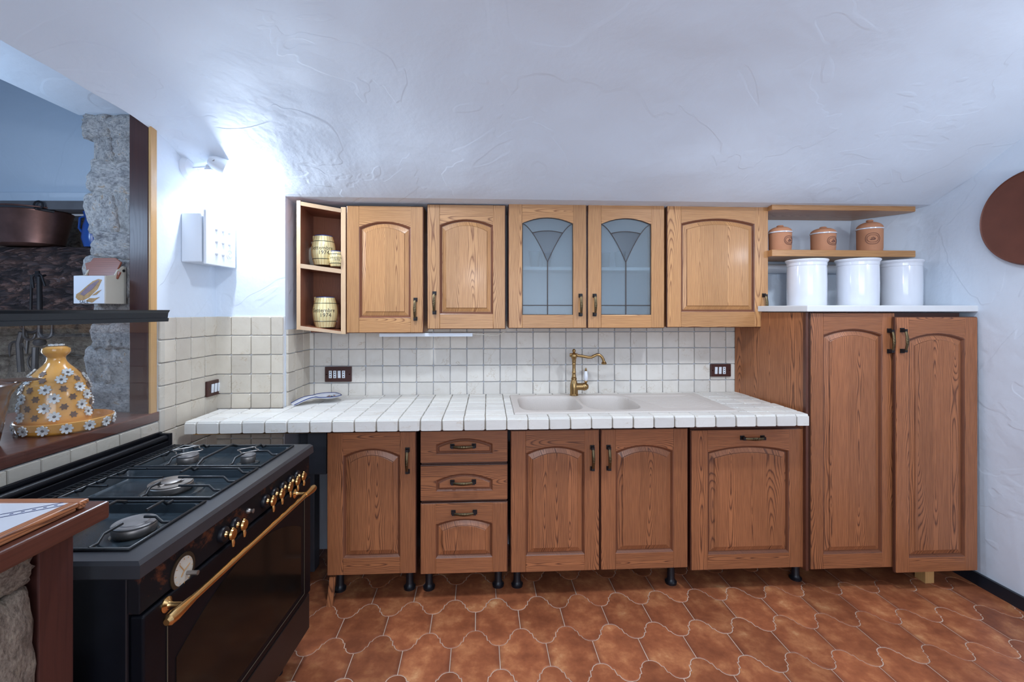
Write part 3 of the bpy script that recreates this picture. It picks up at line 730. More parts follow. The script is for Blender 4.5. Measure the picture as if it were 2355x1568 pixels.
def door(par, x, z, w_, h_, kind='u', y=0.0, stile=.078, topr=.083, botr=.086, rise=.032, hx=None, hz=None, hor=False, glass=False, th=.022, name='door'):
    """door whose lower left front corner is at (x,y,z) of the cabinet; its backing board is the part, the rest sub-parts"""
    c = Vector((x + w_ / 2, y + .014, z + h_ / 2))
    if glass:
        db = MB()
        for b in ((x, z, x + stile, z + h_), (x + w_ - stile, z, x + w_, z + h_), (x + stile, z, x + w_ - stile, z + botr - .004)): db.box(b[0], y + .006, b[1], b[2], y + th, b[3])
        ao = arch_out(x + stile, x + w_ - stile, z + botr, z + h_ - topr - rise, rise)
        db.prism([(x + stile, z + h_)] + [(p[0], p[1] + .004) for p in ao[2:][::-1]] + [(x + w_ - stile, z + h_)], y + .006, y + th)
    else:
        db = MB().box(x, y + .0135, z, x + w_, y + th, z + h_).box(x, y + .006, z, x + .012, y + .015, z + h_).box(x + w_ - .012, y + .006, z, x + w_, y + .015, z + h_).box(x + .012, y + .006, z, x + w_ - .012, y + .015, z + .012).box(x + .012, y + .006, z + h_ - .012, x + w_ - .012, y + .015, z + h_)
    d = db.build(name, M['edge'], par, bevel=.003); O = d.location.copy()
    g = .0035; x0, x1, z0, z1 = x + g, x + w_ - g, z + g, z + h_ - g
    s0, s1 = x + stile, x + w_ - stile
    for a, b in ((x0, s0), (s1, x1)):
        sub(MB().box(a, y, z0, b - .0006, y + .0130, z1), 'stile', M[kind + 'Z'], d, O, bevel=.002)
    sub(MB().box(s0, y + .0006, z0, s1, y + .0130, z + botr), 'rail', M[kind + 'X'], d, O, bevel=.0015)
    zs = z + h_ - topr - rise; ao = arch_out(s0, s1, z + botr, zs, rise)
    sub(MB().prism([(s0, z1)] + ao[2:][::-1] + [(s1, z1)], y + .0006, y + .0130), 'rail', M[kind + 'X'], d, O)
    if not glass:
        def ring(i, dep): return [(p[0], y + dep, p[1]) for p in arch_out(s0, s1, z + botr, zs, rise, i)]
        pm = MB().mat(1).loft([ring(-.001, .001), ring(.004, .003), ring(.008, .009), ring(.010, .0125), ring(.013, .0125)], False, False)
        pm.mat(2).loft([ring(.013, .0125), ring(.034, .0055)], False, False)
        pm.mat(1).loft([ring(.034, .0055), ring(.0355, .0025)], False, False)
        pm.mat(0).loft([ring(.0355, .0025), ring(.037, .0018)], False, True)
        sub(pm, 'panel', [M[kind + 'P'], M['groove'], M[kind + 'P']], d, O)
    else:
        def P(p, yy): return (p[0], yy, p[1])
        xm = (s0 + s1) / 2; zt = z + botr; hw = (s1 - s0) / 2; top_s = zs; zv = zt + (zs - zt) * .58; zh = zt + (zs - zt) * .105
        yg = y + .012
        Lc = [(s0 + hw * t, top_s - (top_s - zv) * t ** 1.55) for t in [k / 10 for k in range(11)]]   # left curve: top corner -> vertex
        Rc = [(2 * xm - a, b) for a, b in Lc]
        archp = ao[2:]                                       # from right shoulder to left shoulder
        ki = 4
        def fan(zf): return None
        aL, aR = Lc[ki], Rc[ki]; band = [(aL[0] + (aR[0] - aL[0]) * k / 8, aL[1] + .012 * (1 - (2 * k / 8 - 1) ** 2)) for k in range(9)]
        panes = [('pane', [(s0, zh), (xm, zh), (xm, zv)] + Lc[::-1][1:], 'frost'),
                 ('pane', [(s1, zh), (xm, zh), (xm, zv)] + Rc[::-1][1:], 'frost'),
                 ('pane', [(s0, zt), (xm, zt), (xm, zh), (s0, zh)], 'frost'), ('pane', [(s1, zt), (xm, zt), (xm, zh), (s1, zh)], 'frost'),
                 ('pane', Lc[:ki + 1] + band[1:] + Rc[:ki][::-1] + archp, 'frost'),
                 ('pane', Lc[ki:] + Rc[ki:-1][::-1] + band[::-1][1:-1], 'clear')]
        for nm, poly, mt in panes:
            o = sub(MB().prism(poly, yg, yg + .004), nm, M[mt], d, O)
            if mt == 'clear': o['label'] = 'clear rippled glass fan'
        lead = MB(); yl = yg - .002
        for path in (Lc, Rc, band, [(xm, zv), (xm, zt)], [(s0, zh), (s1, zh)]): lead.tube([P(p, yl) for p in path], .0032, 6, .7)
        lead.tube([P(p, yg - .001) for p in ao + ao[:1]], .004, 6)
        sub(lead, 'lead_strip', M['lead'], d, O, smooth=True)
    if hx is not None:
        child('handle', HM, d, Vector((hx, y, hz)) - O, (0, pi / 2 if hor else 0, 0))
    return d
def drawer(par, x, z, w_, h_, y=0.0, kind='b'):
    d = MB().box(x, y + .008, z, x + w_, y + .022, z + h_).build('drawer', M['edge'], par, bevel=.003); O = d.location.copy(); g = .0035
    x0, x1, z0, z1 = x + g, x + w_ - g, z + g, z + h_ - g
    a0, a1, b0, b1 = x + w_ * .18, x + w_ * .825, z + h_ * .27, z + h_ * .58; rise = h_ * .18
    outer = arch_out(a0, a1, b0, b1, rise)
    # front board with the arch cut through: fill between rectangle and outline
    def ring(i, dep): return [(p[0], y + dep, p[1]) for p in arch_out(a0, a1, b0, b1, rise, i)]
    n = len(outer); rect = []
    for k, p in enumerate(outer):
        if k == 0: rect.append((x0, z0))
        elif k == 1: rect.append((x1, z0))
        else:
            t = (k - 2) / (n - 3); rect.append((x1 + (x0 - x1) * t, z1))
    rect2 = rect
    m = MB()
    m.loft([[(p[0], y + .0065, p[1]) for p in rect], [(p[0], y + .001, p[1]) for p in rect]], False, False)
    m.add([(p[0], y, p[1]) for p in rect] + [(p[0], y, p[1]) for p in outer], [(k, (k + 1) % n, n + (k + 1) % n, n + k) for k in range(n)])
    sub(m, 'front_board', M[kind + 'X'], d, O)
    pm = MB().mat(1).loft([ring(0, .0), ring(.004, .002), ring(.008, .0065), ring(.012, .0065), ring(.016, .003)], False, False)
    pm.mat(0).loft([ring(.016, .003), ring(.018, .0015)], False, True)
    sub(pm, 'panel', [M[kind + 'X'], M['groove']], d, O)
    child('handle', HM, d, Vector((x + w_ / 2 - .005, y, z + h_ * .53)) - O, (0, pi / 2, 0))
    return d

leg_m = MB().lathe([(.030, 0), (.031, .012), (.024, .018), (.019, .03), (.0185, .14)], n=20).build('leg', M['blackplastic'], center=False, smooth=30); LEG = leg_m.data; bpy.data.objects.remove(leg_m)
def base_cab(name, pl, pr, pt, pb, label, cat='cabinet', legs=(), cd=.50, ch=1.0):
    a, b = at(pl, pb, YB), at(pr, pb, YB); tz = at((pl + pr) / 2, pt, YB).z; bz = at((pl + pr) / 2, pb, YB).z; w_, h_ = b.x - a.x, tz - bz
    E = empty(name, (a.x, YB, bz), label=label, cat=cat)
    MB().box(.004, .022, .003, w_ - .004, cd, h_ * ch + .012 * (ch == 1)).build('carcass', M['edge'], E)
    for px, py in legs:
        p = atZ(px, py, 0); o = child('leg', LEG, E, (p.x - a.x, p.y - YB + .03, -bz), scale=(1, 1, (bz + .004) / .14))
    return E, w_, h_
G1 = 'base cabinet doors'
E, w_, h_ = base_cab('base_cabinet', 751, 957, 993, 1322, 'ash base cabinet with one arched door beside the black cooker', legs=((778, 1364), (940, 1360)))
door(E, 0, 0, w_, h_, 'b', stile=.080, hx=w_ - .042, hz=h_ - .145, rise=.035)
E, w_, h_ = base_cab('drawer_cabinet', 966, 1168, 990, 1319, 'ash base cabinet with three drawers and horizontal handles', legs=((985, 1360), (1146, 1354)))
k = h_ / 329; drawer(E, 0, h_ - 74 * k, w_, 74 * k); drawer(E, 0, h_ - 161 * k, w_, 82 * k)
door(E, 0, 0, w_, 163 * k, 'b', stile=.078, topr=.080, botr=.080, rise=.026, hx=w_ / 2, hz=163 * k - .046, hor=True, name='drawer')
E, w_, h_ = base_cab('sink_cabinet', 1174, 1583, 987, 1312, 'wide two-door ash cabinet under the sink', legs=((1190, 1354), (1548, 1348)), ch=.72)
door(E, 0, 0, w_ / 2 - .003, h_, 'b', hx=w_ / 2 - .042, hz=h_ - .145)
door(E, w_ / 2 + .002, 0, w_ / 2 - .002, h_, 'b', hx=w_ / 2 + .042, hz=h_ - .145)
E, w_, h_ = base_cab('dishwasher_cabinet', 1589, 1853, 987, 1309, 'square ash-fronted unit with horizontal top handle beside the tall cupboard', legs=((1838, 1338),), cd=.10)
door(E, 0, 0, w_, h_, 'b', stile=.090, topr=.086, botr=.082, rise=.028, hx=w_ * .53, hz=h_ - .043, hor=True)

# wall units
def wall_cab(name, pl, pr, pt, pb, label, glass=False):
    a, b = at(pl, pb, YU), at(pr, pb, YU); tz, bz = at((pl + pr) / 2, pt, YU).z, at((pl + pr) / 2, pb, YU).z; w_, h_ = b.x - a.x, tz - bz
    E = empty(name, (a.x, YU, bz), label=label, cat='cabinet')
    if glass:
        c = MB(); dp = YW - .006 - YU
        c.box(.003, .022, .003, .018, dp, h_); c.box(w_ - .018, .022, .003, w_ - .003, dp, h_); c.box(.018, .022, .003, w_ - .018, dp, .018); c.box(.018, .022, h_ - .015, w_ - .018, dp, h_)
        c.build('carcass', M['uZ'], E); MB().box(.018, dp - .008, .018, w_ - .018, dp, h_ - .015).build('back_panel', M['innerwhite'], E)
    else: MB().box(.003, .022, .003, w_ - .003, YW - .016 - YU, h_).build('carcass', M['uZ'], E)
    return E, w_, h_
E, w_, h_ = wall_cab('wall_cabinet', 796, 974, 473, 766, 'ash wall cabinet with arched panel beside the open shelves')
door(E, 0, 0, w_, h_, 'u', stile=.072, topr=.088, hx=w_ - .045, hz=.135)
E, w_, h_ = wall_cab('wall_cabinet', 982, 1163, 470, 757, 'ash wall cabinet with arched panel left of the glass doors, handle on left')
door(E, 0, 0, w_, h_, 'u', stile=.072, topr=.084, hx=.042, hz=.15)
E, w_, h_ = wall_cab('glass_wall_cabinet', 1169, 1529, 468, 755, 'ash wall cabinet with two frosted leaded glass doors above the sink', glass=True)
GW = E
wd = w_ / 2
door(E, 0, 0, wd - .002, h_, 'u', stile=.080, topr=.082, botr=.078, rise=.034, hx=wd - .040, hz=.135, glass=True)
door(E, wd + .002, 0, wd - .002, h_, 'u', stile=.080, topr=.082, botr=.078, rise=.034, hx=wd + .042, hz=.135, glass=True)
MB().box(.018, .03, h_ * .47, w_ - .018, .235, h_ * .47 + .018).build('shelf', M['innerwhite'], E)
gE = E.location.copy()
bx = MB().box(0, 0, 0, .075, .05, .045).build('storage_box', M['bluebox']); bx.location = (gE.x + .135, gE.y + .10, gE.z + .018 + .0225)
tag(bx, 'small blue box behind the left frosted glass door', 'box')
for i, (gx, gy) in enumerate(((.16, .10), (.24, .16), (.52, .10), (.60, .15), (.68, .11))):
    g = lathe_obj('drinking_glass', [(.022, 0), (.024, .002), (.034, .10), (.032, .10), (.022, .006), (.001, .005)], M['clear'], (gE.x + gx, gE.y + gy, gE.z + h_ * .47 + .018), n=20)
    tag(g, 'drinking glass on the shelf behind the frosted cabinet doors', 'glass', 'glasses in the glass cabinet')
E, w_, h_ = wall_cab('wall_cabinet', 1534, 1768, 470, 753, 'wide ash wall cabinet with arched panel beside the corner shelves')
door(E, 0, 0, w_, h_, 'u', stile=.085, topr=.082, botr=.092, rise=.030, hx=w_ - .030, hz=.135)

# open end shelf unit (out of square)
OS = empty('open_shelf_unit', at(684, 758, YP + .02), label='small open two-compartment ash shelf unit with barrel mugs', cat='shelf')
yl, yr = YP + .015, YU
def zz(px, pyl, pyr, f):                         # height along the slanting front edge
    l, r = at(684, pyl, yl), at(795, pyr, yr); return (l, r)
def slatb(pyl0, pyr0, pyl1, pyr1, name):
    l0, r0, l1, r1 = at(690, pyl0, yl), at(786, pyr0, yr), at(690, pyl1, yl), at(786, pyr1, yr)
    bl, br = -1.065, r0.x; yb = YW - .02
    ring_f = [l0, r0, r1, l1]; dl, dr = l0.z, r0.z
    ring_b = [Vector((bl, yb, l0.z)), Vector((br, yb, r0.z)), Vector((br, yb, r1.z)), Vector((bl, yb, l1.z))]
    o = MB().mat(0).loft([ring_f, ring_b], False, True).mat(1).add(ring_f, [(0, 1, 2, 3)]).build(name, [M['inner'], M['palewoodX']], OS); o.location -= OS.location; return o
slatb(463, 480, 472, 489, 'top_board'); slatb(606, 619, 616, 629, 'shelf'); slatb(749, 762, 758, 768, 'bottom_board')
def post(pxa, pxb, ya, yb_, pt, pb, name, mt, back):
    a0, b0 = at(pxa, pb, ya), at(pxb, pb, yb_); z1 = at(pxa, pt, ya).z; z0 = at(pxa, pb, ya).z
    bx0, bx1 = back
    o = MB().loft([[Vector((a0.x, ya, z0)), Vector((b0.x, yb_, z0)), Vector((b0.x, yb_, z1)), Vector((a0.x, ya, z1))],
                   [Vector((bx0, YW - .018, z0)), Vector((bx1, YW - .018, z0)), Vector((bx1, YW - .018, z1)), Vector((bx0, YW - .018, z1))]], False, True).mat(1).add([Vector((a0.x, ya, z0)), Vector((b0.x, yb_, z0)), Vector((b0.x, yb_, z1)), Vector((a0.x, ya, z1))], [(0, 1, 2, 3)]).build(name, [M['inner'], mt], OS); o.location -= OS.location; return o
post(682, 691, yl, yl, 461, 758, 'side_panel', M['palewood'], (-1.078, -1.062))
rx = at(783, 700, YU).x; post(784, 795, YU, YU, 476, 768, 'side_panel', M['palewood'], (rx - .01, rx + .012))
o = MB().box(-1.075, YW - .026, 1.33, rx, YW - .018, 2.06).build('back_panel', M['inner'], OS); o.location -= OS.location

# mugs
def wrap(vs, fs, rfun, zc, ang0, mb):
    out = []
    for v in vs:
        z = zc + v.y; r = rfun(z) + .0007; a = ang0 + v.x / r; out.append((r * cos(a), r * sin(a), z))
    mb.add(out, fs)
def mug(name, px, py, Y, hgt, rad, label, jug=True, txt=True):
    p = at(px, py, Y); E = empty(name, (p.x, Y, p.z), rz=0, label=label, cat='mug', group='barrel mugs')
    def rf(z):
        t = z / hgt; return rad * (.76 + .28 * sin(pi * min(1, max(0, t * .95 + .03))) )
    prof_ = [(.001, 0), (rf(0) * .97, 0)] + [(rf(hgt * k / 12), hgt * k / 12) for k in range(0, 13)] + [(rf(hgt) - .004, hgt), (rf(hgt * .5) - .006, hgt * .5), (.001, .01)]
    MB().lathe(prof_, n=40).build('body', M['stave'], E, smooth=40)
    b = MB(); ang = -pi / 2 + .18
    for t in (.20, .80): b.lathe([(rf(hgt * t) + .0002, hgt * t - .0018), (rf(hgt * t) + .0016, hgt * t), (rf(hgt * t) + .0002, hgt * t + .0018)], n=40, cap0=False, cap1=False)
    b.lathe([(rf(0) * .98, 0), (rf(0) * .98 + .0015, .002), (rf(0) * .98, .004)], n=40, cap0=False, cap1=False)
    b.mat(1).lathe([(rf(hgt) - .003, hgt + .001), (rf(hgt) + .001, hgt + .002), (rf(hgt) + .001, hgt - .002)], n=40, cap0=False, cap1=False)
    b.mat(2)
    for k in range(22):
        a = 2 * pi * k / 22; b.tube([((rf(z) + .0002) * cos(a), (rf(z) + .0002) * sin(a), z) for z in [hgt * q / 6 for q in range(7)]], .0008, 4)
    b.build('hoops', [M['greenline'], M['blueglaze'], M['stavebrown']], E, smooth=True)
    if txt:
        tb = MB(); vs, fs = text_geo('Settembre', rad * .50); wrap(vs, fs, rf, hgt * .56, ang, tb); vs, fs = text_geo('1974', rad * .50); wrap(vs, fs, rf, hgt * .40, ang + .18, tb)
        tb.build('lettering', M['ink'], E)
    hd = MB().tube([(rf(hgt * .75) * .95, .0, hgt * .75), (rad * 1.5, 0, hgt * .72), (rad * 1.6, 0, hgt * .45), (rf(hgt * .3), 0, hgt * .25)], .006).xform(Matrix.Rotation(radians(75), 4, 'Z')); hd.build('handle', M['stave'], E, smooth=True)
    if jug: MB().prism([(-rf(hgt) * .9, -.012), (-rf(hgt) - .012, 0), (-rf(hgt) * .9, .012)], hgt * .88, hgt + .002, 'Z').build('spout', M['stave'], E)
    return E
mug('barrel_mug', 744, 610, 2.66, .165, .062, 'large barrel mug lettered Settembre on the upper open shelf')
mug('barrel_mug', 773, 613, 2.615, .085, .036, 'little barrel mug in front of the large one on the upper shelf')
mug('barrel_mug', 748, 752, 2.66, .170, .064, 'barrel mug lettered Settembre on the lower open shelf')
p = at(781, 754, 2.74); E = empty('brown_flask', (p.x - .02, 2.74, p.z), label='round brown glazed flask behind the lower barrel mug', cat='flask')
MB().lathe([(.001, 0), (.035, 0), (.05, .03), (.048, .06), (.02, .09), (.016, .14), (.02, .145), (.001, .145)]).build('body', M['brownpot'], E, smooth=40)
p = at(722, 612, 2.76); E = empty('pale_jug', (p.x + .01, 2.755, p.z), label='pale round jug peeking out behind the upper barrel mug', cat='jug')
MB().lathe([(.001, 0), (.028, 0), (.045, .04), (.042, .09), (.02, .12), (.024, .14), (.001, .14)]).build('body', M['cream'], E, smooth=40)

# ------------------------------------------------------------------ tall cupboard on the right
TB = at(1862, 1312, YB - .02); x0t = at(1853, 1312, YB - .02).x; ztop = 1.452; zb_ = TB.z
TCu = empty('tall_cupboard', (x0t, YB, zb_), label='tall two-door ash cupboard in the right corner under the white slab', cat='cupboard')
def tl(o): o.location -= TCu.location; return o
pb_ = at(1690, 850, YW - .02)
tl(MB().loft([[(x0t, YB, zb_), (x0t + .018, YB, zb_), (pb_.x + .018, YW - .02, zb_), (pb_.x, YW - .02, zb_)], [(x0t, YB, ztop), (x0t + .018, YB, ztop), (pb_.x + .018, YW - .02, ztop), (pb_.x, YW - .02, ztop)]]).build('side_panel', M['bP'], TCu))
tl(MB().prism([(x0t + .02, YB + .01), (2.52, YB + .01), (2.52, 2.57), (2.33, YW - .02), (pb_.x + .02, YW - .02)], zb_ + .005, ztop - .002, 'Z').build('carcass', M['edge'], TCu))
tl(MB().box(x0t - .001, YB - .022, zb_, x0t + .014, YB, ztop).build('stile_strip', M['edge'], TCu))
a, b = at(1864, 1311, YB - .022), at(2059, 1311, YB - .022); d1w = b.x - a.x; d1h = ztop - a.z
door(TCu, a.x - x0t, a.z - zb_, d1w, d1h, 'b', y=-.022, stile=.070, topr=.085, botr=.080, rise=.030, hx=a.x - x0t + d1w - .035, hz=d1h - .145)
a2 = at(2062, 1321, YB - .06); b2 = at(2257, 1318, YB - .06)
d2 = empty('door_hinge', (0, 0, 0)) ; bpy.data.objects.remove(d2)
door(TCu, a2.x - x0t + .004, a2.z - zb_, b2.x - a2.x - .012, ztop - .022 - a2.z, 'b', y=-.052, stile=.072, topr=.085, botr=.078, rise=.030, hx=a2.x - x0t + .036, hz=ztop - a2.z - .155)
ld = MB().box(-.025, -.03, 0, .025, .03, zb_ - .002).build('leg', M['paleedge'], TCu); p = atZ(2138, 1341, 0); ld.location = (p.x - x0t, p.y - YB + .03, ld.location.z - zb_)

# white slab
sl = at(1855, 715, YC + .02)
MBs = MB().prism([(at(1857, 716, YB - .045).x, YB - .045), (at(2251, 716, YB - .045).x, YB - .045), (right_x(2.58, 1.46) - .012, 2.57), (right_x(YW, 1.46) - .02, YW - .004), (pb_.x - .025, YW - .004)], 1.456, 1.489, 'Z')
tag(MBs.build('white_slab', M['whiteslab'], bevel=.004), 'white marble slab lying on the tall corner cupboard', 'slab')
# a grey cover strip on the slab's end
# crocks
def crock(px, Y, r, h, label):
    p = at(px, 690, Y)
    prof_ = [(.001, .006), (r * .90, .006), (r * .94, 0), (r * .955, .004), (r * .965, h * .5), (r * .955, h * .80), (r * .945, h * .86), (r * .965, h * .87), (r * .97, h * .93), (r * 1.04, h * .965), (r * 1.05, h * .985), (r * 1.03, h), (r * .93, h * .985), (r * .90, h * .9), (r * .90, .02), (.001, .015)]
    o = MB().lathe([(a, b) for a, b in prof_], n=64).build('white_crock', M['whitegloss'], smooth=30)
    o.location = (p.x, Y, 1.4895 + h / 2); o.rotation_euler[2] = R.uniform(0, 6)
    return tag(o, label, 'crock', 'white crocks on the slab')
crock(1855, 2.52, .103, .262, 'white glazed crock nearest the wall cabinet on the white slab')
crock(1972, 2.48, .104, .262, 'middle white glazed crock of three on the white slab')
crock(2073, 2.53, .100, .262, 'white glazed crock nearest the corner wall on the white slab')

# corner shelves
def cshelf(pt, pb, label):
    Yf = YU - .045; z1 = at(1950, pt, Yf).z; z0 = at(1950, pb, Yf).z; xr_ = at(2110, pt, Yf).x
    xa = at(1771, pt, Yf).x + .012
    rb = min(right_x(YW, z1) - .012, xr_ - .0)
    o = MB().prism([(xa, Yf), (xr_ - .012, Yf), (xr_, Yf + .016), (xr_, Yf + .04), (rb, YW - .004), (xa, YW - .004)], z0, z1, 'Z').build('corner_shelf', M['uX'], bevel=.003)
    return tag(o, label, 'shelf', 'corner shelves'), z1
o, zt_ = cshelf(468, 484, 'upper ash corner shelf under the plaster soffit'); o, zs_ = cshelf(575, 590, 'lower ash corner shelf holding three terracotta jars')
# terracotta jars
def tjar(px, Y, r, h, label, ang):
    p = at(px, 576, Y); E = empty('terracotta_jar', (p.x, Y, zs_), label=label, cat='jar', group='terracotta jars')
    hb = h * .68
    MB().lathe([(.001, 0), (r * .93, 0), (r * .95, .003), (r * .94, .012), (r * .965, .016), (r * .985, hb), (r * .9, hb), (.001, hb - .005)], n=48).build('body', M['terra'], E, smooth=30)
    MB().lathe([(r * .98, hb), (r * 1.06, hb + .002), (r * 1.065, hb + .007), (r * 1.0, hb + .009)], n=48).build('rim', M['whitegloss'], E, smooth=30)
    hl = h - hb
    MB().lathe([(r * 1.0, hb + .009)] + [(r * 1.0 * cos(t), hb + .009 + (hl * .66) * sin(t)) for t in [k * pi / 2 / 8 for k in range(1, 8)]] + [(.016, hb + hl * .72), (.012, hb + hl * .78), (.018, hb + hl * .86), (.019, hb + hl * .93), (.014, hb + hl), (.001, hb + hl)], n=48).build('lid', M['terra'], E, smooth=35)
    e = MB()
    for (aa, bb, rr_) in ((r * .55, hb * .25, .0009), (r * .42, hb * .16, .0007)):
        pts = []
        for k in range(41):
            t = 2 * pi * k / 40; u = aa * math.copysign(abs(cos(t)) ** .75, cos(t)); v = bb * sin(t) + hb * .55; A = ang + u / r; pts.append(((r * .985) * cos(A), (r * .985) * sin(A), v))
        e.tube(pts, rr_ * 1.5, 5)
    for k in range(30):
        t = 2 * pi * k / 30; u = r * .485 * cos(t); v = hb * .205 * sin(t) + hb * .55; A = ang + u / r; q = Vector(((r * .985) * cos(A), (r * .985) * sin(A), v)); e.tube([q + Vector((0, 0, -.0015)), q + Vector((0, 0, .0015))], .0007, 4)
    def q3(u, v): A = ang + u / r; return Vector(((r * .986) * cos(A), (r * .986) * sin(A), hb * .55 + v))
    s = r * .20
    e.tube([q3(-s, -s * .35), q3(-s * .4, -s * .55), q3(s * .5, -s * .5), q3(s, -s * .1)], .0022, 5)
    for u, t_ in ((-.5, .5), (0, .85), (.5, .6)): e.tube([q3(u * s, -s * .4), q3(u * s + s * .1, s * t_)], .0012, 4); e.tube([q3(u * s, s * t_), q3(u * s + s * .3, s * .05), q3(u * s, -s * .1)], .0009, 4)
    e.build('printed_emblem', M['terradark'], E)
tjar(1794, 2.62, .062, .152, 'small terracotta lidded jar against the wall cabinet side', -1.25)
tjar(1893, 2.62, .066, .146, 'low terracotta lidded jar standing in the middle of the shelf', -1.35)
tjar(2000, 2.62, .067, .190, 'tallest terracotta lidded jar with oval ship emblem', -2.05)
# white pipe behind the crocks
pz = at(1850, 618, YW - .04).z
tag(MB().tube([(1.68, YW - .035, pz), (right_x(YW, pz) + .02, YW - .035, pz)], .028, 20).build('wall_pipe', M['white'], smooth=True), 'white horizontal pipe on the wall behind the crocks', 'pipe')

# copper disc on the right wall
dc = Vector((0, 0, 0)); Yd = 1.997; zd = H + .443; xd = right_x(Yd, zd)
dm = MB().lathe([(.001, .0), (.218, .0), (.228, .004), (.230, .012), (.226, .026), (.222, .030), (.219, .026), (.214, .024), (.001, .026)], n=72)
o = dm.build('copper_disc', M['copperplate'], smooth=30); o.rotation_euler = (0, -pi / 2, radians(2)); o.location = (xd - .022, Yd, zd)
tag(o, 'round dark copper disc hanging on the right wall', 'disc')
# black skirting on the right
mb = MB(); ringsb = []
for Y in [2.80 - .1 * i for i in range(0, 50)]:
    x = right_x(Y, .03); ringsb.append([(x - .022, Y, 0), (x + .01, Y, 0), (x + .01, Y, .062), (x - .016, Y, .062)])
mb.loft(ringsb); mb.build('baseboard_right', M['blackbase'], kind='structure')

# ------------------------------------------------------------------ switches and sockets
def plate(px, py, w_, h_, holes, label, left=False, cat='socket'):
    if left:
        p = atX(px, py, XLW + .014, YAWL); E = empty('light_switch', LM @ p, LROT + pi / 2, label=label, cat=cat)
    else:
        p = at(px, py, YW - .014); E = empty('wall_socket', p, 0, label=label, cat=cat)
    MB().box(-w_ / 2, -.012, -h_ / 2, w_ / 2, .002, h_ / 2).build('plate', M['brownplate'], E, bevel=.003)
    for k, kind in enumerate(holes):
        cx_ = (k - (len(holes) - 1) / 2) * .0262 - (.006 if not left else 0)
        m = MB().box(cx_ - .0085, -.0165, -.0225, cx_ + .0085, -.011, .0225)
        if kind == 's':
            m.mat(1)
            for dz in (-.014, 0, .014): m.box(cx_ - .003, -.0172, dz - .003, cx_ + .003, -.016, dz + .003)
        o = m.build('socket' if kind == 's' else 'rocker', [M['white'], M['hole']], E, bevel=.0015)
        if kind == 'r': o.rotation_euler[0] = .06
    for sx in (-1, 1): MB().lathe([(.001, 0), (.003, .0)], n=10).xform(Matrix.Translation((sx * (w_ / 2 - .012), -.0128, 0)) @ Matrix.Rotation(pi / 2, 4, 'X')).build('screw', M['brass'], E)
plate(779, 860, .160, .092, 'ssrs', 'dark brown four-module socket plate on the tiles near the spoon rest')
plate(1656, 851, .132, .080, 'rrs', 'dark brown three-module socket plate beside the tall cupboard')
plate(490.5, 891, .125, .080, 'rrr', 'dark brown plate with three white switches on the left wall', left=True, cat='switch')

# spoon rest
p = at(735, 915, 2.66); SR = empty('spoon_rest', (p.x + .0, 2.62, ZC + .001), rz=radians(38), label='painted ceramic spoon rest with cobalt blue rim on the countertop', cat='spoon rest'); SR.scale = (1.12, 1.45, 1.0)
def sr_sec(s):                                  # s 0..1 from handle end to bowl end: half width, height, floor depth
    if s < .45: wd_ = .022 + .004 * sin(s * 7); z_ = .004 + .030 * sin(min(1, s / .45) * pi * .55)
    else: wd_ = .024 + .030 * sin(pi * min(1, (s - .45) / .55)) ** .7; z_ = .033 - .004 * (s - .45)
    return wd_, z_
m = MB(); rings = []
for k in range(33):
    s = k / 32; wd_, z_ = sr_sec(s); x = -.115 + s * .23; bowl_ = .015 * sin(pi * max(0, (s - .45) / .55)) if s > .45 else .003
    wd_ = max(wd_, .002) if k < 32 else .004
    sec = []
    for j in range(9):
        t = -1 + j / 4; sec.append((x, t * wd_, z_ + .004 - bowl_ * (1 - t * t)))
    for j in range(9):
        t = 1 - j / 4; sec.append((x, t * wd_ * .96, max(0.0, z_ - .002 - bowl_ * (1 - t * t) * 1.08)))
    rings.append(sec)
m.loft(rings); m.build('body', M['whitegloss'], SR, smooth=50)
m = MB()
for sg in (-1, 1): m.tube([(-.115 + (k / 32) * .23, sg * (max(sr_sec(k / 32)[0], .004) if k < 32 else .004), sr_sec(k / 32)[1] + .004) for k in range(33)], .0024, 6)
m.build('blue_rim', M['blueline'], SR, smooth=True)
m = MB()
for k in range(16):
    a, rr_ = R.uniform(0, 6.28), R.uniform(.0, .026); s = .5 + (.058 + rr_ * cos(a)) / .23; x = .058 + rr_ * 1.2 * cos(a); y = rr_ * sin(a) * .8
    z_ = .034 + .004 - .015 * (1 - (y / .05) ** 2) * .92 * sin(pi * max(0.02, min(.98, (x + .115) / .23 - .45)) / .55); m.mat(k % 3).lathe([(.0005, .0016), (.0035, .0012), (.004, 0)], c=(x, y, z_), n=8)
m.build('painted_dabs', [M['orange'], M['green'], M['ink']], SR)

# lamp batten and cable under the wall units
a, b = at(873, 770, YU + .05), at(1087, 768, YU + .05)
tag(MB().box(a.x, YU + .04, a.z - .010, b.x, YU + .07, a.z + .010).build('under_cabinet_lamp', M['white'], bevel=.002), 'thin white lamp batten under the left wall cabinets, unlit', 'lamp')
c0 = b + Vector((0, 0, 0)); tag(MB().tube([(b.x, YU + .05, a.z + .006), (b.x + .07, YU + .05, a.z), (b.x + .14, YU + .06, a.z - .004), (b.x + .2, YU + .07, a.z + .022)], .0025, 6).build('lamp_cable', M['cream'], smooth=True), 'thin pale cable running from the lamp batten under the wall units', 'cable')
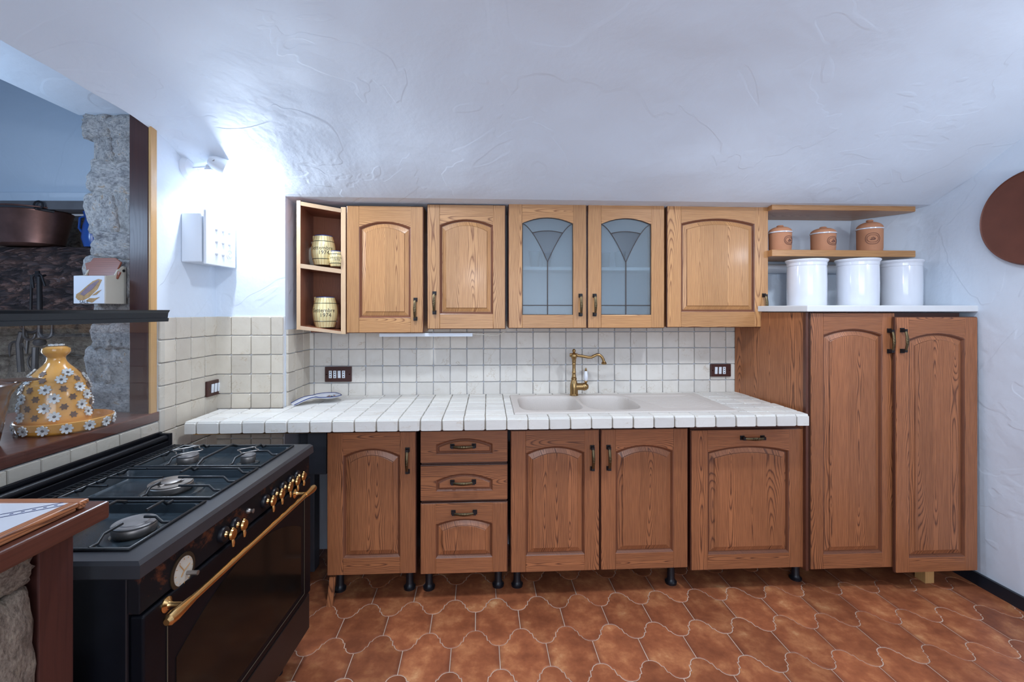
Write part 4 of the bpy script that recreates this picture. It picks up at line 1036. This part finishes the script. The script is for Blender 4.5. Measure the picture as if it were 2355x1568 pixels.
# loose plinth strip
p1, p0 = at(765, 1324, YB + .01), at(760, 1378, YB)
tag(MB().loft([[(p0.x - .016, YB - .012, 0), (p0.x + .012, YB - .012, 0), (p0.x + .012, YB + .004, 0), (p0.x - .016, YB + .004, 0)], [(p1.x - .014, YB + .006, p1.z - .004), (p1.x + .014, YB + .006, p1.z - .004), (p1.x + .014, YB + .02, p1.z - .004), (p1.x - .014, YB + .02, p1.z - .004)]]).build('wooden_strip', M['bZ']), 'narrow wooden strip propped under the cabinet next to the cooker', 'strip')
# grey pipe casing in the gap beside the cooker
tag(MB().box(-1.05, 2.60, .0, -.97, 2.68, .86).box(-.97, 2.5, .58, -.87, 2.6, .86).build('pipe_casing', M['grey'], bevel=.004), 'dark grey pipe casing in the gap beside the cooker', 'casing')

# ------------------------------------------------------------------ cooker (cooker frame, origin at its left-front foot)
CK = empty('range_cooker', lw(0, 0, 0), LROT, label='wide black range cooker with brass knobs, raised glass lid and oven rail', cat='cooker')
X0, X1, Y0, Y1, ZT = -1.42, -.825, 1.03, 1.925, .90
MB().box(X0 + .004, Y0 + .006, .12, X1 - .03, Y1 - .006, ZT - .035).build('body', M['blackside'], CK, bevel=.004)
for fy in (Y0 + .08, Y1 - .08):
    for fx in (X0 + .08, X1 - .1): MB().lathe([(.022, 0), (.022, .02), (.015, .03), (.015, .125)], c=(fx, fy, 0), n=16).build('foot', M['blackplastic'], CK, smooth=True)
bays = [(1.080, 1.335), (1.372, 1.615), (1.648, 1.885)]; bx0, bx1 = X0 + .095, X1 - .062
# hob top with three sunken wells
hb = MB(); zr = ZT
xsb = [X0, bx0, bx1, X1]; ysb = [Y0, bays[0][0], bays[0][1], bays[1][0], bays[1][1], bays[2][0], bays[2][1], Y1]
for i in range(3):
    for j in range(7):
        if i == 1 and j in (1, 3, 5): continue
        hb.add([(xsb[i], ysb[j], zr), (xsb[i + 1], ysb[j], zr), (xsb[i + 1], ysb[j + 1], zr), (xsb[i], ysb[j + 1], zr)], [(0, 1, 2, 3)])
per = [(X0, Y0), (X1, Y0), (X1, Y1), (X0, Y1)]
hb.loft([[(x, y, zr) for x, y in per], [(x + .008 * (1 if x == X1 else -1), y + .006 * (1 if y == Y1 else -1), zr - .008) for x, y in per], [(x + .010 * (1 if x == X1 else -1), y + .008 * (1 if y == Y1 else -1), zr - .036) for x, y in per], [(x, y, zr - .042) for x, y in per]], False, False)
hb.build('hob_rim', M['hobrim'], CK)
for (a, b) in bays:
    def rr4(i, z, n=5, rad=.02):
        x0_, x1_, y0_, y1_ = bx0 + i, bx1 - i, a + i, b - i; pts = []
        for cx_, cy_, s in ((x1_ - rad, y1_ - rad, 0), (x0_ + rad, y1_ - rad, 1), (x0_ + rad, y0_ + rad, 2), (x1_ - rad, y0_ + rad, 3)):
            for k in range(n): t = s * pi / 2 + k * pi / 2 / (n - 1); pts.append((cx_ + rad * cos(t), cy_ + rad * sin(t), z))
        return pts
    m = MB().loft([rr4(-.001, zr + .002, rad=.012), rr4(.004, zr + .001), rr4(.012, zr - .022), rr4(.022, zr - .026)], False, True)
    m.build('hob_well', M['hob'], CK, smooth=40)
def burner(cx_, cy_, r, triple=False):
    zb0 = zr - .026
    b = MB().lathe([(r * 1.55, 0), (r * 1.5, .004), (r * 1.1, .006), (r * 1.05, .004)], c=(cx_, cy_, zb0), n=40).build('burner', M['hob'], CK, smooth=40); O = b.location.copy()
    m = MB().lathe([(r * .9, .003), (r * .95, .008), (r, .012), (r, .026), (r * .97, .028), (r * .8, .026)], c=(cx_, cy_, zb0), n=40)
    o = m.build('burner_ring', M['alu'], b, smooth=40); o.location -= O
    if triple:
        m = MB().lathe([(r * .97, .028), (r * .97, .032), (r * .62, .033), (r * .6, .028)], c=(cx_, cy_, zb0), n=40).lathe([(r * .48, .02), (r * .48, .036), (r * .4, .038), (.001, .038)], c=(cx_, cy_, zb0), n=30)
        for k in range(3): t = 2 * pi * k / 3 + .5; m.tube([(cx_ + r * .4 * cos(t), cy_ + r * .4 * sin(t), zb0 + .03), (cx_ + r * .75 * cos(t), cy_ + r * .75 * sin(t), zb0 + .031)], .006, 6)
    else: m = MB().lathe([(r * 1.0, .029), (r * 1.02, .033), (r * .97, .035), (r * .7, .034), (r * .66, .036), (.001, .036)], c=(cx_, cy_, zb0), n=40)
    o = m.build('burner_cap', M['alu'] if triple else M['alu2'], b, smooth=40); o.location -= O
BUR = [(-1.225, 1.765, .036, 0), (-.995, 1.765, .026, 0), (-1.09, 1.49, .062, 1), (-.975, 1.205, .048, 0), (-1.24, 1.205, .036, 0)]
for b in BUR: burner(b[0], b[1], b[2], b[3])
gz = zr + .018
def prong(m, p0, d, L, drop=True):
    d = Vector((d[0], d[1], 0)).normalized(); a = Vector(p0)
    m.tube([a + Vector((0, 0, -.012)), a + d * .022 + Vector((0, 0, -.012)), a + d * .038 + Vector((0, 0, .003)), a + d * L + Vector((0, 0, .003))], .0040, 8)
for (a, b), bl in zip(bays, ((BUR[3], BUR[4]), (BUR[2],), (BUR[0], BUR[1]))):
    m = MB(); zf = zr + .004; c4 = [(bx0 - .004, a - .006), (bx1 + .006, a - .006), (bx1 + .006, b + .006), (bx0 - .004, b + .006)]
    m.tube([(x, y, zf) for x, y in c4] + [(c4[0][0], c4[0][1], zf)], .0046, 8)
    for (cx_, cy_, r, _) in bl:
        g = r * .55 + .006
        for sy, y_ in ((1, a), (-1, b)): prong(m, (cx_, y_ - sy * .006, gz), (0, sy), abs(cy_ - y_) - g)
    xs_ = sorted([q[0] for q in bl])
    prong(m, (bx1 + .006, bl[0][1], gz), (-1, 0), bx1 - xs_[-1] - .02); prong(m, (bx0 - .004, bl[0][1], gz), (1, 0), xs_[0] - bx0 - .02)
    if len(bl) == 2:
        xm = (xs_[0] + xs_[1]) / 2; m.tube([(xm, a - .006, zf), (xm, a + .03, gz + .002), (xm, b - .03, gz + .002), (xm, b + .006, zf)], .0046, 8)
    else:
        for x_ in (bx1 + .006,):
            for y_ in (a + .045, b - .045): prong(m, (x_, y_, gz), (-1, 0), .13)
        for y_ in (a + .045, b - .045): prong(m, (bx0 - .004, y_, gz), (1, 0), .10)
    m.build('grate', M['grate'], CK, smooth=50)
# wire simmer rings
for (cx_, cy_, r, _) in (BUR[0], BUR[1]):
    m = MB(); 
    pts = []
    for k in range(49):
        t = 2 * pi * k / 48; q = r * (1.05 + .45 * abs(cos(2 * t)) ** 3); pts.append((cx_ + q * cos(t), cy_ + q * sin(t), gz + .007))
    m.tube(pts, .002, 6); m.build('simmer_ring', M['alu'], CK, smooth=True)
# rear rail and raised glass lid
m = MB().box(X0 - .010, Y0, zr - .02, X0 + .018, Y1, zr + .022); m.tube([(X0 + .004, Y0 + .01, zr + .034), (X0 + .004, Y1 - .005, zr + .034)], .012, 16); m.box(X0 - .035, Y0, zr - .02, X0 - .022, Y1, zr + .055)
for yy_ in (Y0 + .01, Y1 - .02): m.box(X0 - .03, yy_, zr, X0 + .02, yy_ + .02, zr + .05)
m.build('hinge_rail', M['black'], CK, bevel=.002)
m = MB()
for k in range(46): yv = Y0 + .03 + k * .0187; m.box(X0 + .045, yv, zr + .001, X0 + .075, yv + .007, zr + .006)
m.box(X0 + .040, Y0 + .02, zr, X0 + .046, Y1 - .02, zr + .008); m.box(X0 + .075, Y0 + .02, zr, X0 + .081, Y1 - .02, zr + .008); m.build('vent_grille', M['grate'], CK)
gx = X0 - .016
gl = MB().box(gx - .004, Y0 + .005, zr + .03, gx, Y1 + .005, H - .012).build('glass_lid', M['lidglass'], CK); O = gl.location.copy()
m = MB().prism([(gx - .016, H - .044), (gx + .010, H - .044), (gx + .012, H - .030), (gx + .007, H - .028), (gx + .010, H - .008), (gx + .016, H + .001), (gx + .016, H + .004), (gx - .016, H + .004)], Y0 - .01, Y1 + .012, 'Y')
m = MB().loft([[(x, y_, z) for x, z in [(gx - .016, H - .044), (gx + .010, H - .044), (gx + .012, H - .030), (gx + .007, H - .028), (gx + .010, H - .008), (gx + .016, H + .001), (gx + .016, H + .004), (gx - .016, H + .004)]] for y_ in (Y0 - .01, Y1 + .012)])
o = m.build('lid_trim', plain('dark_grey_aluminium', (.035, .042, .052), .3, .6), gl); o.location -= O
# front
MB().box(X1 - .03, Y0 + .006, .775, X1 - .002, Y1 - .006, ZT - .040).build('control_panel', M['rust'], CK, bevel=.002)
def onface(px, py, X): return atX(px, py, X, YAWL)
for px, py in ((536, 1222), (562, 1200), (629, 1141), (649, 1123), (668, 1106), (685, 1091), (699, 1077)):
    p = onface(px, py, X1 + .03); y_, z_ = p.y, .812
    RY = Matrix.Translation((X1 - .003, y_, z_)) @ Matrix.Rotation(pi / 2, 4, 'Y')
    k = MB().lathe([(.022, 0), (.023, .004), (.020, .012), (.012, .014), (.001, .014)], n=28).xform(RY).build('knob', M['blackplastic'], CK, smooth=35); O = k.location.copy()
    g = MB().lathe([(.010, .013), (.007, .018), (.007, .024), (.015, .027), (.0165, .032), (.014, .037), (.001, .039)], n=24).xform(RY)
    g.lathe([(.001, 0), (.0045, .001), (.0045, .004), (.0035, .006)], c=(X1 + .029, y_, z_ + .014), n=12)
    g.tube([(X1 + .029, y_, z_ - .012), (X1 + .030, y_, z_ - .024), (X1 + .030, y_, z_ - .036)], [.004, .0055, .0035], 10)
    o = g.build('knob_cap', M['brass'], k, smooth=35); o.location -= O
p = onface(578, 1153, X1 + .01)
MB().lathe([(.009, 0), (.009, .006), (.005, .012), (.007, .02), (.001, .022)], n=20).xform(Matrix.Translation((X1 - .003, p.y, .822)) @ Matrix.Rotation(pi / 2, 4, 'Y')).build('button', M['alu'], CK, smooth=35)
p = onface(421, 1312, X1); RY = Matrix.Translation((X1 - .004, p.y, p.z)) @ Matrix.Rotation(pi / 2, 4, 'Y')
ck = MB().lathe([(.043, 0), (.044, .005), (.036, .007), (.034, .005)], n=40, cap1=False).xform(RY).build('clock', plain('bronze_bezel', (.05, .035, .02), .4, .5), CK, smooth=35); O = ck.location.copy()
o = MB().lathe([(.0345, .0055), (.001, .0058)], n=36, cap0=False).xform(RY).build('clock_face', M['cream'], ck); o.location -= O
m = MB()
for t, L in ((.4, .022), (2.2, .028), (3.9, .015)): m.tube([(X1 + .0032, p.y, p.z), (X1 + .0032, p.y + L * cos(t), p.z + L * sin(t))], .0010, 5)
for k in range(12): t = k * pi / 6; m.tube([(X1 + .0032, p.y + .028 * cos(t), p.z + .028 * sin(t)), (X1 + .0032, p.y + .032 * cos(t), p.z + .032 * sin(t))], .0008, 4)
o = m.build('clock_hands', M['stavebrown'], ck); o.location -= O
o = MB().tube([(X1, p.y + .012, p.z - .012), (X1 + .03, p.y + .012, p.z - .012)], [.005, .006], 10).build('clock_knob', M['alu'], ck, smooth=True); o.location -= O
# oven door
dz0, dz1 = .29, .768
dr = MB().box(X1 - .028, Y0 + .010, dz0, X1 + .004, Y1 - .008, dz1).build('oven_door', M['black'], CK, bevel=.005, seg=3); O = dr.location.copy()
wy0, wy1, wz0, wz1, rise = Y0 + .11, Y1 - .10, .335, .60, .10
ap = arch_out(wy0, wy1, wz0, wz1, rise, 0, 20)
o = MB().prism([(a, b) for a, b in ap], X1 + .0035, X1 + .0055, 'X').build('oven_window', M['ovenglass'], dr); o.location -= O
c_ = [(X1 + .0055, a, b) for a, b in arch_out(wy0 - .03, wy1 + .03, wz0 - .02, wz1 + .10, .0, 0, 4)]
o = MB().tube(c_ + [c_[0]], .0012, 5).build('pinstripe', plain('thin_dull_gold_line', (.09, .07, .045), .4), dr); o.location -= O
y_a, y_b, zh_, xh = onface(420, 1388, X1 + .05).y, onface(708, 1121, X1 + .05).y, .752, X1 + .052
m = MB().tube([(xh, y_a - .02, zh_), (xh, y_b + .02, zh_)], .0085, 16)
for ye, sg in ((y_a, 1), (y_b, -1)):
    m.tube([(xh, ye - sg * .055, zh_), (xh, ye - sg * .048, zh_), (xh, ye - sg * .03, zh_), (xh, ye, zh_), (xh, ye + sg * .03, zh_)], [.007, .013, .0145, .012, .0095], 16)
    m.tube([(X1 + .002, ye + sg * .01, zh_), (X1 + .006, ye + sg * .01, zh_), (X1 + .012, ye + sg * .01, zh_), (X1 + .02, ye + sg * .01, zh_), (xh, ye + sg * .01, zh_)], [.018, .018, .009, .006, .006], 14)
o = m.build('oven_rail', M['brass'], dr, smooth=35); o.location -= O
dw = MB().box(X1 - .028, Y0 + .010, .135, X1 + .000, Y1 - .008, .280).build('lower_drawer', plain('scuffed_black', (.014, .011, .011), .35, var=.6, scale=8), CK, bevel=.004)

# ------------------------------------------------------------------ peninsula at the left front
PN = empty('stone_peninsula', lw(0, 0, 0), LROT, label='rubble stone half wall with reddish wooden top at the lower left', cat='counter')
px1, py1, zt1 = -.838, .972, 1.06
MB().box(XLW + .01, -.4, zt1 - .036, px1, py1, zt1).build('wooden_top', M['redwoodY'], PN, bevel=.004)
MB().box(px1 - .115, .888, 0, px1 - .064, .960, zt1 - .037).build('post', M['redwood'], PN, bevel=.003)
core = MB().box(XLW + .02, -.35, 0, px1 - .125, .925, zt1 - .038).build('stone_core', M['mortar'], PN); O = core.location.copy()
rr = random.Random(5); z = 0
while z < zt1 - .06:
    h = rr.uniform(.12, .24); h = min(h, zt1 - .045 - z); y = -.3
    while y < .86:
        wv = rr.uniform(.14, .30); wv = min(wv, .882 - y)
        if wv > .04: child('stone', rr.choice(STB), core, Vector((px1 - .112, y + wv / 2, z + h / 2)) - O, (rr.uniform(-.1, .1), 0, 0), (.11, wv * .98, h * .97))
        y += wv
    z += h
# framed tile tray on it
TR = empty('tile_tray', lw(-1.072, .765, zt1 + .001), LROT, label='wooden framed tray with white and blue painted tile on the peninsula', cat='tray')
tx, ty = .218, .178
for (a, b, c, d, ax) in ((-tx, -ty, tx, -ty + .022, 'bX'), (-tx, ty - .022, tx, ty, 'bX'), (-tx, -ty + .022, -tx + .022, ty - .022, 'bY'), (tx - .022, -ty + .022, tx, ty - .022, 'bY')):
    m = MB().box(a, b, .007, c, d, .0165); m.box(a + .003, b + .003, 0, c - .003, d - .003, .007)
    m.build('frame_bar', M[ax], TR, bevel=.003)
MB().box(-tx + .02, -ty + .02, .004, tx - .02, ty - .02, .0150).build('tile', M['whitegloss'], TR)
m = MB(); zt2 = .0155
for q, rr_, mi in ((1.0, .0016, 0), (.955, .0032, 1), (.91, .0016, 0)):
    m.mat(mi).tube([((tx - .052) * q * cos(t), (ty - .046) * q * sin(t), zt2) for t in [2 * pi * k / 60 for k in range(61)]], rr_, 5, .2)
m.mat(0)
for sx in (-1, 1):
    for sy in (-1, 1):
        ax_, ay_ = sx * (tx - .052) * .74, sy * (ty - .046) * .74; bx_, by_ = sx * (tx - .026), sy * (ty - .026); dv = Vector((bx_ - ax_, by_ - ay_, 0)).normalized(); nv_ = Vector((-dv.y, dv.x, 0)) * .009
        for s in (-1, 1): m.tube([Vector((ax_, ay_, zt2)) + nv_ * s, Vector((bx_, by_, zt2)) + nv_ * s], .0012, 5, .2)
        for k in range(5): c0 = Vector((ax_, ay_, zt2)).lerp(Vector((bx_, by_, zt2)), .15 + .17 * k); m.tube([c0, c0 + dv * .005], .0016, 5, .2)
m.mat(2)
for k in range(14):
    c0 = Vector((R.uniform(-.05, .05), R.uniform(-.03, .03), zt2)); m.tube([c0, c0 + Vector((R.uniform(.008, .025), R.uniform(-.006, .006), 0))], .002, 5, .2)
m.build('painted_lines', [M['blueline'], M['bluelight'], plain('olive_paint', (.10, .09, .03), .4)], TR)

# ------------------------------------------------------------------ things on the sill
ZS = 1.0125
dome_c = Vector((-1.712, 1.752, ZS)); DM = empty('cheese_dome', LM @ dome_c, LROT, label='yellow ceramic cheese dome covered in white daisies on its dish', cat='dome')
MB().lathe([(.001, .004), (.126, 0), (.133, .006), (.141, .040), (.138, .042), (.130, .014), (.001, .012)], n=64).build('dish', M['yellow'], DM, smooth=35).location += Vector((.022, .015, 0))
prof_ = [(.101, .040), (.103, .048), (.099, .065), (.097, .12), (.092, .155), (.082, .185), (.068, .210), (.052, .228), (.038, .243), (.029, .256), (.026, .268), (.028, .276), (.036, .284), (.041, .294), (.039, .306), (.028, .313), (.001, .315)]
prof_ = [(.100, .012)] + prof_
MB().lathe(prof_, n=64, cap0=False).build('dome', M['yellow'], DM, smooth=40)
def rz(z):
    for (r0, z0), (r1, z1) in zip(prof_, prof_[1:]):
        if z0 <= z <= z1: t = (z - z0) / max(1e-6, z1 - z0); return r0 + (r1 - r0) * t, atan2(r0 - r1, z1 - z0)
    return .03, 1.5
def flower_geo(r, petals=8, th=.0022, lift=.004):
    m = MB()
    for k in range(petals):
        t = 2 * pi * k / petals; d = Vector((cos(t), sin(t))); n_ = Vector((-d.y, d.x)); pts = [d * (r * .22) - n_ * r * .10, d * (r * .62) - n_ * r * .24, d * (r * .9) - n_ * r * .17, d * (r * .97), d * (r * .9) + n_ * r * .17, d * (r * .62) + n_ * r * .24, d * (r * .22) + n_ * r * .10]
        m.loft([[(p.x, p.y, 0.0 if i else -.0) for i, p in enumerate(pts)], [(p.x, p.y, th + lift * (p.length / r) ** 2) for p in pts]])
    m.mat(1).lathe([(r * .26, 0), (r * .24, th + .002), (r * .12, th + .0035), (.0005, th + .003)], n=14)
    return m
def star_geo(r):
    pts = [(r * (1 if k % 2 == 0 else .62) * cos(pi * k / 6), r * (1 if k % 2 == 0 else .62) * sin(pi * k / 6)) for k in range(12)]
    return MB().prism(pts, -.001, .0012, 'Z')
fo = flower_geo(.0195).build('f', [M['petal'], M['flowerheart']], center=False, smooth=30); FLW = fo.data; bpy.data.objects.remove(fo)
so = star_geo(.0135).build('s', M['holebrown'], center=False); STAR = so.data; bpy.data.objects.remove(so)
def onto(mesh, name, a, z, k=1.0, off=.0015):
    r, sl_ = rz(z); nrm = Vector((cos(a) * cos(sl_), sin(a) * cos(sl_), sin(sl_))); p = Vector((r * cos(a), r * sin(a), z)) + nrm * off
    o = child(name, mesh, DM, p); o.rotation_euler = nrm.to_track_quat('Z', 'Y').to_euler(); o.scale = (k, k, k); return o
for j, z in enumerate((.062, .095, .128, .160, .192, .215)):
    n = (12, 12, 12, 12, 10, 6)[j]
    for k in range(n):
        a = 2 * pi * (k + (.5 if j % 2 else 0)) / n - 1.9
        onto(FLW if (k + j) % 2 == 0 else STAR, 'flower' if (k + j) % 2 == 0 else 'star_hole', a, z, 1.0 if j < 4 else .95)
o = child('flower', FLW, DM, (0, 0, .316), scale=(1.2, 1.2, 1))
for k in range(14):
    a = 2 * pi * k / 14 + .1; nrm = Vector((cos(a), sin(a), -.12)); o = child('flower', FLW, DM, Vector((.022, .015, 0)) + Vector((.139 * cos(a), .139 * sin(a), .022))); o.rotation_euler = nrm.to_track_quat('Z', 'Y').to_euler()

BP = empty('brown_pot', lw(-1.760, 1.475, ZS), LROT, label='brown glazed earthenware pot on the sill at the left edge', cat='pot')
MB().lathe([(.001, .004), (.088, 0), (.094, .006), (.122, .165), (.130, .18), (.140, .196), (.145, .205), (.140, .210), (.125, .200), (.115, .165), (.085, .012), (.001, .010)], n=64).build('body', M['brownpot'], BP, smooth=35)
MB().lathe([(.001, .006), (.03, .003), (.05, .006), (.052, .010), (.03, .010), (.001, .009)], n=32).xform(Matrix.Translation((.10, .10, .205)) @ Matrix.Diagonal((1.15, .7, 1, 1))).build('ear_handle', M['brownpot'], BP, smooth=35)

# salt box on the pier
sb = Vector((-1.808, 1.925, 1.490)); SB = empty('salt_box', LM @ sb, LROT, label='cream ceramic salt box with fish picture and open wooden lid', cat='box')
bw, bd, bh = .130, .105, .118
sidep = [(0, 0), (bd, 0), (bd, bh + .045), (bd - .02, bh + .048), (bd - .045, bh + .03), (bd - .06, bh + .006), (.004, bh), (0, bh)]
m = MB()
m.loft([[(0, y, z) for y, z in sidep], [(.006, y, z) for y, z in sidep]]); m.loft([[(bw - .006, y, z) for y, z in sidep], [(bw, y, z) for y, z in sidep]])
m.box(.006, 0, 0, bw - .006, .006, bh).box(.006, bd - .006, 0, bw - .006, bd, bh + .035).box(.006, .006, 0, bw - .006, bd - .006, .006)
m.build('body', M['cream'], SB, bevel=.002)
MB().box(.001, -.004, .001, bw - .002, .0, bh - .001).build('picture_tile', M['whitegloss'], SB, bevel=.0015)
m = MB(); yq = -.0045
def fq(pts): m.prism([(x * bw, z * bh) for x, z in pts], yq, yq + .001)
m.mat(0); fq([(.08, .22), (.16, .13), (.32, .12), (.5, .22), (.78, .52), (.92, .85), (.80, .88), (.62, .80), (.40, .60), (.22, .42), (.10, .34)])
m.mat(1); yq = -.005; fq([(.22, .34), (.34, .28), (.62, .52), (.84, .82), (.78, .84), (.5, .64)]); m.mat(0); yq = -.0052; fq([(.40, .10), (.60, .04), (.84, .24), (.70, .20), (.52, .20)]); fq([(.60, .30), (.74, .32), (.90, .50), (.78, .44)])
vs_, fs_ = text_geo('SALE', .018); m.mat(2).add([(v.x + .045, yq, v.y + .008 - .001) for v in vs_], fs_)
m.build('fish_picture', [M['fish'], M['fishp'], M['ink']], SB)
lidp = [(-.004, 0), (bw + .004, 0), (bw + .012, .03), (bw - .004, .036), (bw + .006, .075), (bw - .022, .095), (.012, .095), (.004, .078), (-.018, .070), (-.006, .040), (.008, .034)]
m = MB().prism([(x, z) for x, z in lidp], -.004, .004).xform(Matrix.Translation((0, bd - .05, bh - .01)) @ Matrix.Rotation(radians(-14), 4, 'X'))
m.build('wooden_lid', M['lidwood'], SB, bevel=.002)
MB().lathe([(.006, 0), (.006, .003), (.001, .003)], n=12).xform(Matrix.Translation((bw, bd - .016, bh + .028)) @ Matrix.Rotation(pi / 2, 4, 'Y')).build('pivot', M['hole'], SB)

# ------------------------------------------------------------------ spotlight and extractor on the left wall
p = atX(430, 386, XLW, YAWL); SL = empty('wall_spotlight', LM @ p, LROT, label='small white adjustable spotlight, lit, on the left wall', cat='lamp')
MB().lathe([(.055, 0), (.055, .006), (.045, .022), (.02, .030), (.001, .030)], n=40).xform(Matrix.Rotation(pi / 2, 4, 'Y')).build('base', M['white'], SL, smooth=35)
MB().tube([(.028, 0, 0), (.10, -.005, .004)], .005, 12).lathe([(.008, -.01), (.011, 0), (.008, .01)], c=(.105, -.005, .004), n=16).box(.095, -.016, -.012, .125, .006, -.004).build('arm', M['white'], SL, smooth=35)
hd_d = Vector((.75, .45, -.35)).normalized(); q = hd_d.to_track_quat('Z', 'Y').to_matrix().to_4x4()
m = MB().lathe([(.001, -.045), (.018, -.043), (.028, -.032), (.033, -.015), (.037, .010), (.040, .035), (.038, .035), (.034, .010), (.028, -.02), (.001, -.025)], n=36).xform(Matrix.Translation((.155, -.005, .018)) @ q)
hd = m.build('head', M['white'], SL, smooth=35); O = hd.location.copy()
m = MB()
for k in range(4): m.box(-.010 + k * .006, -.012, 0, -.007 + k * .006, .012, .002)
m.xform(Matrix.Translation((.148, -.036, .030)) @ Vector((-.1, -.8, .45)).to_track_quat('Z', 'Y').to_matrix().to_4x4()); o = m.build('vent_slot', M['flowerheart'], hd); o.location -= O
o = MB().lathe([(.030, .012), (.001, .014)], n=24).xform(Matrix.Translation((.155, -.005, .018)) @ q).build('bulb', M['bulb'], hd); o.location -= O

p = atX(416, 608, XLW, YAWL); q2 = atX(462, 603, XLW + .10, YAWL)
EF = empty('extractor_fan', LM @ Vector((XLW, p.y, 0)), LROT, label='white square wall extractor fan with dimpled cover on the left wall', cat='fan')
fz0, fz1 = at(440, 600, 2.12, YAWL).z, at(440, 478, 2.12, YAWL).z; fy = p.y
fh = fz1 - fz0; fw = .285
MB().box(0, 0, fz0 + .004, .098, .215, fz1 - .004).build('housing', M['white'], EF, bevel=.006, seg=3)
cv = MB().box(.108, -.004, fz0 - .006, .122, .235, fz1 + .012).box(.098, .02, fz0 + .02, .108, .19, fz1 - .02).build('cover', M['white'], EF, bevel=.004, seg=3); O = cv.location.copy()
for i in range(3):
    for j in range(3):
        if i == 2 and j == 0: continue
        m = MB(); m.lathe([(.0115, 0), (.010, .003), (.006, .0055), (.001, .0065)], n=20); m.xform(Matrix.Translation((.122, .075 + i * .052, fz0 + .055 + j * .060)) @ Matrix.Rotation(pi / 2, 4, 'Y')); o = m.build('dimple', M['white'], cv, smooth=40); o.location -= O
m = MB(); pts = [(.1225, .182 + (.004 + .0022 * t) * cos(t), fz0 + .062 + (.004 + .0022 * t) * sin(t)) for t in [k * .3 for k in range(36)]]; m.tube(pts, .0012, 5)
vs_, fs_ = text_geo('VORTICE', .0135); m.add([(.1226, .182 + v.x, fz0 + .028 + v.y) for v in vs_], fs_)
o = m.build('emblem', M['white'], cv); o.location -= O
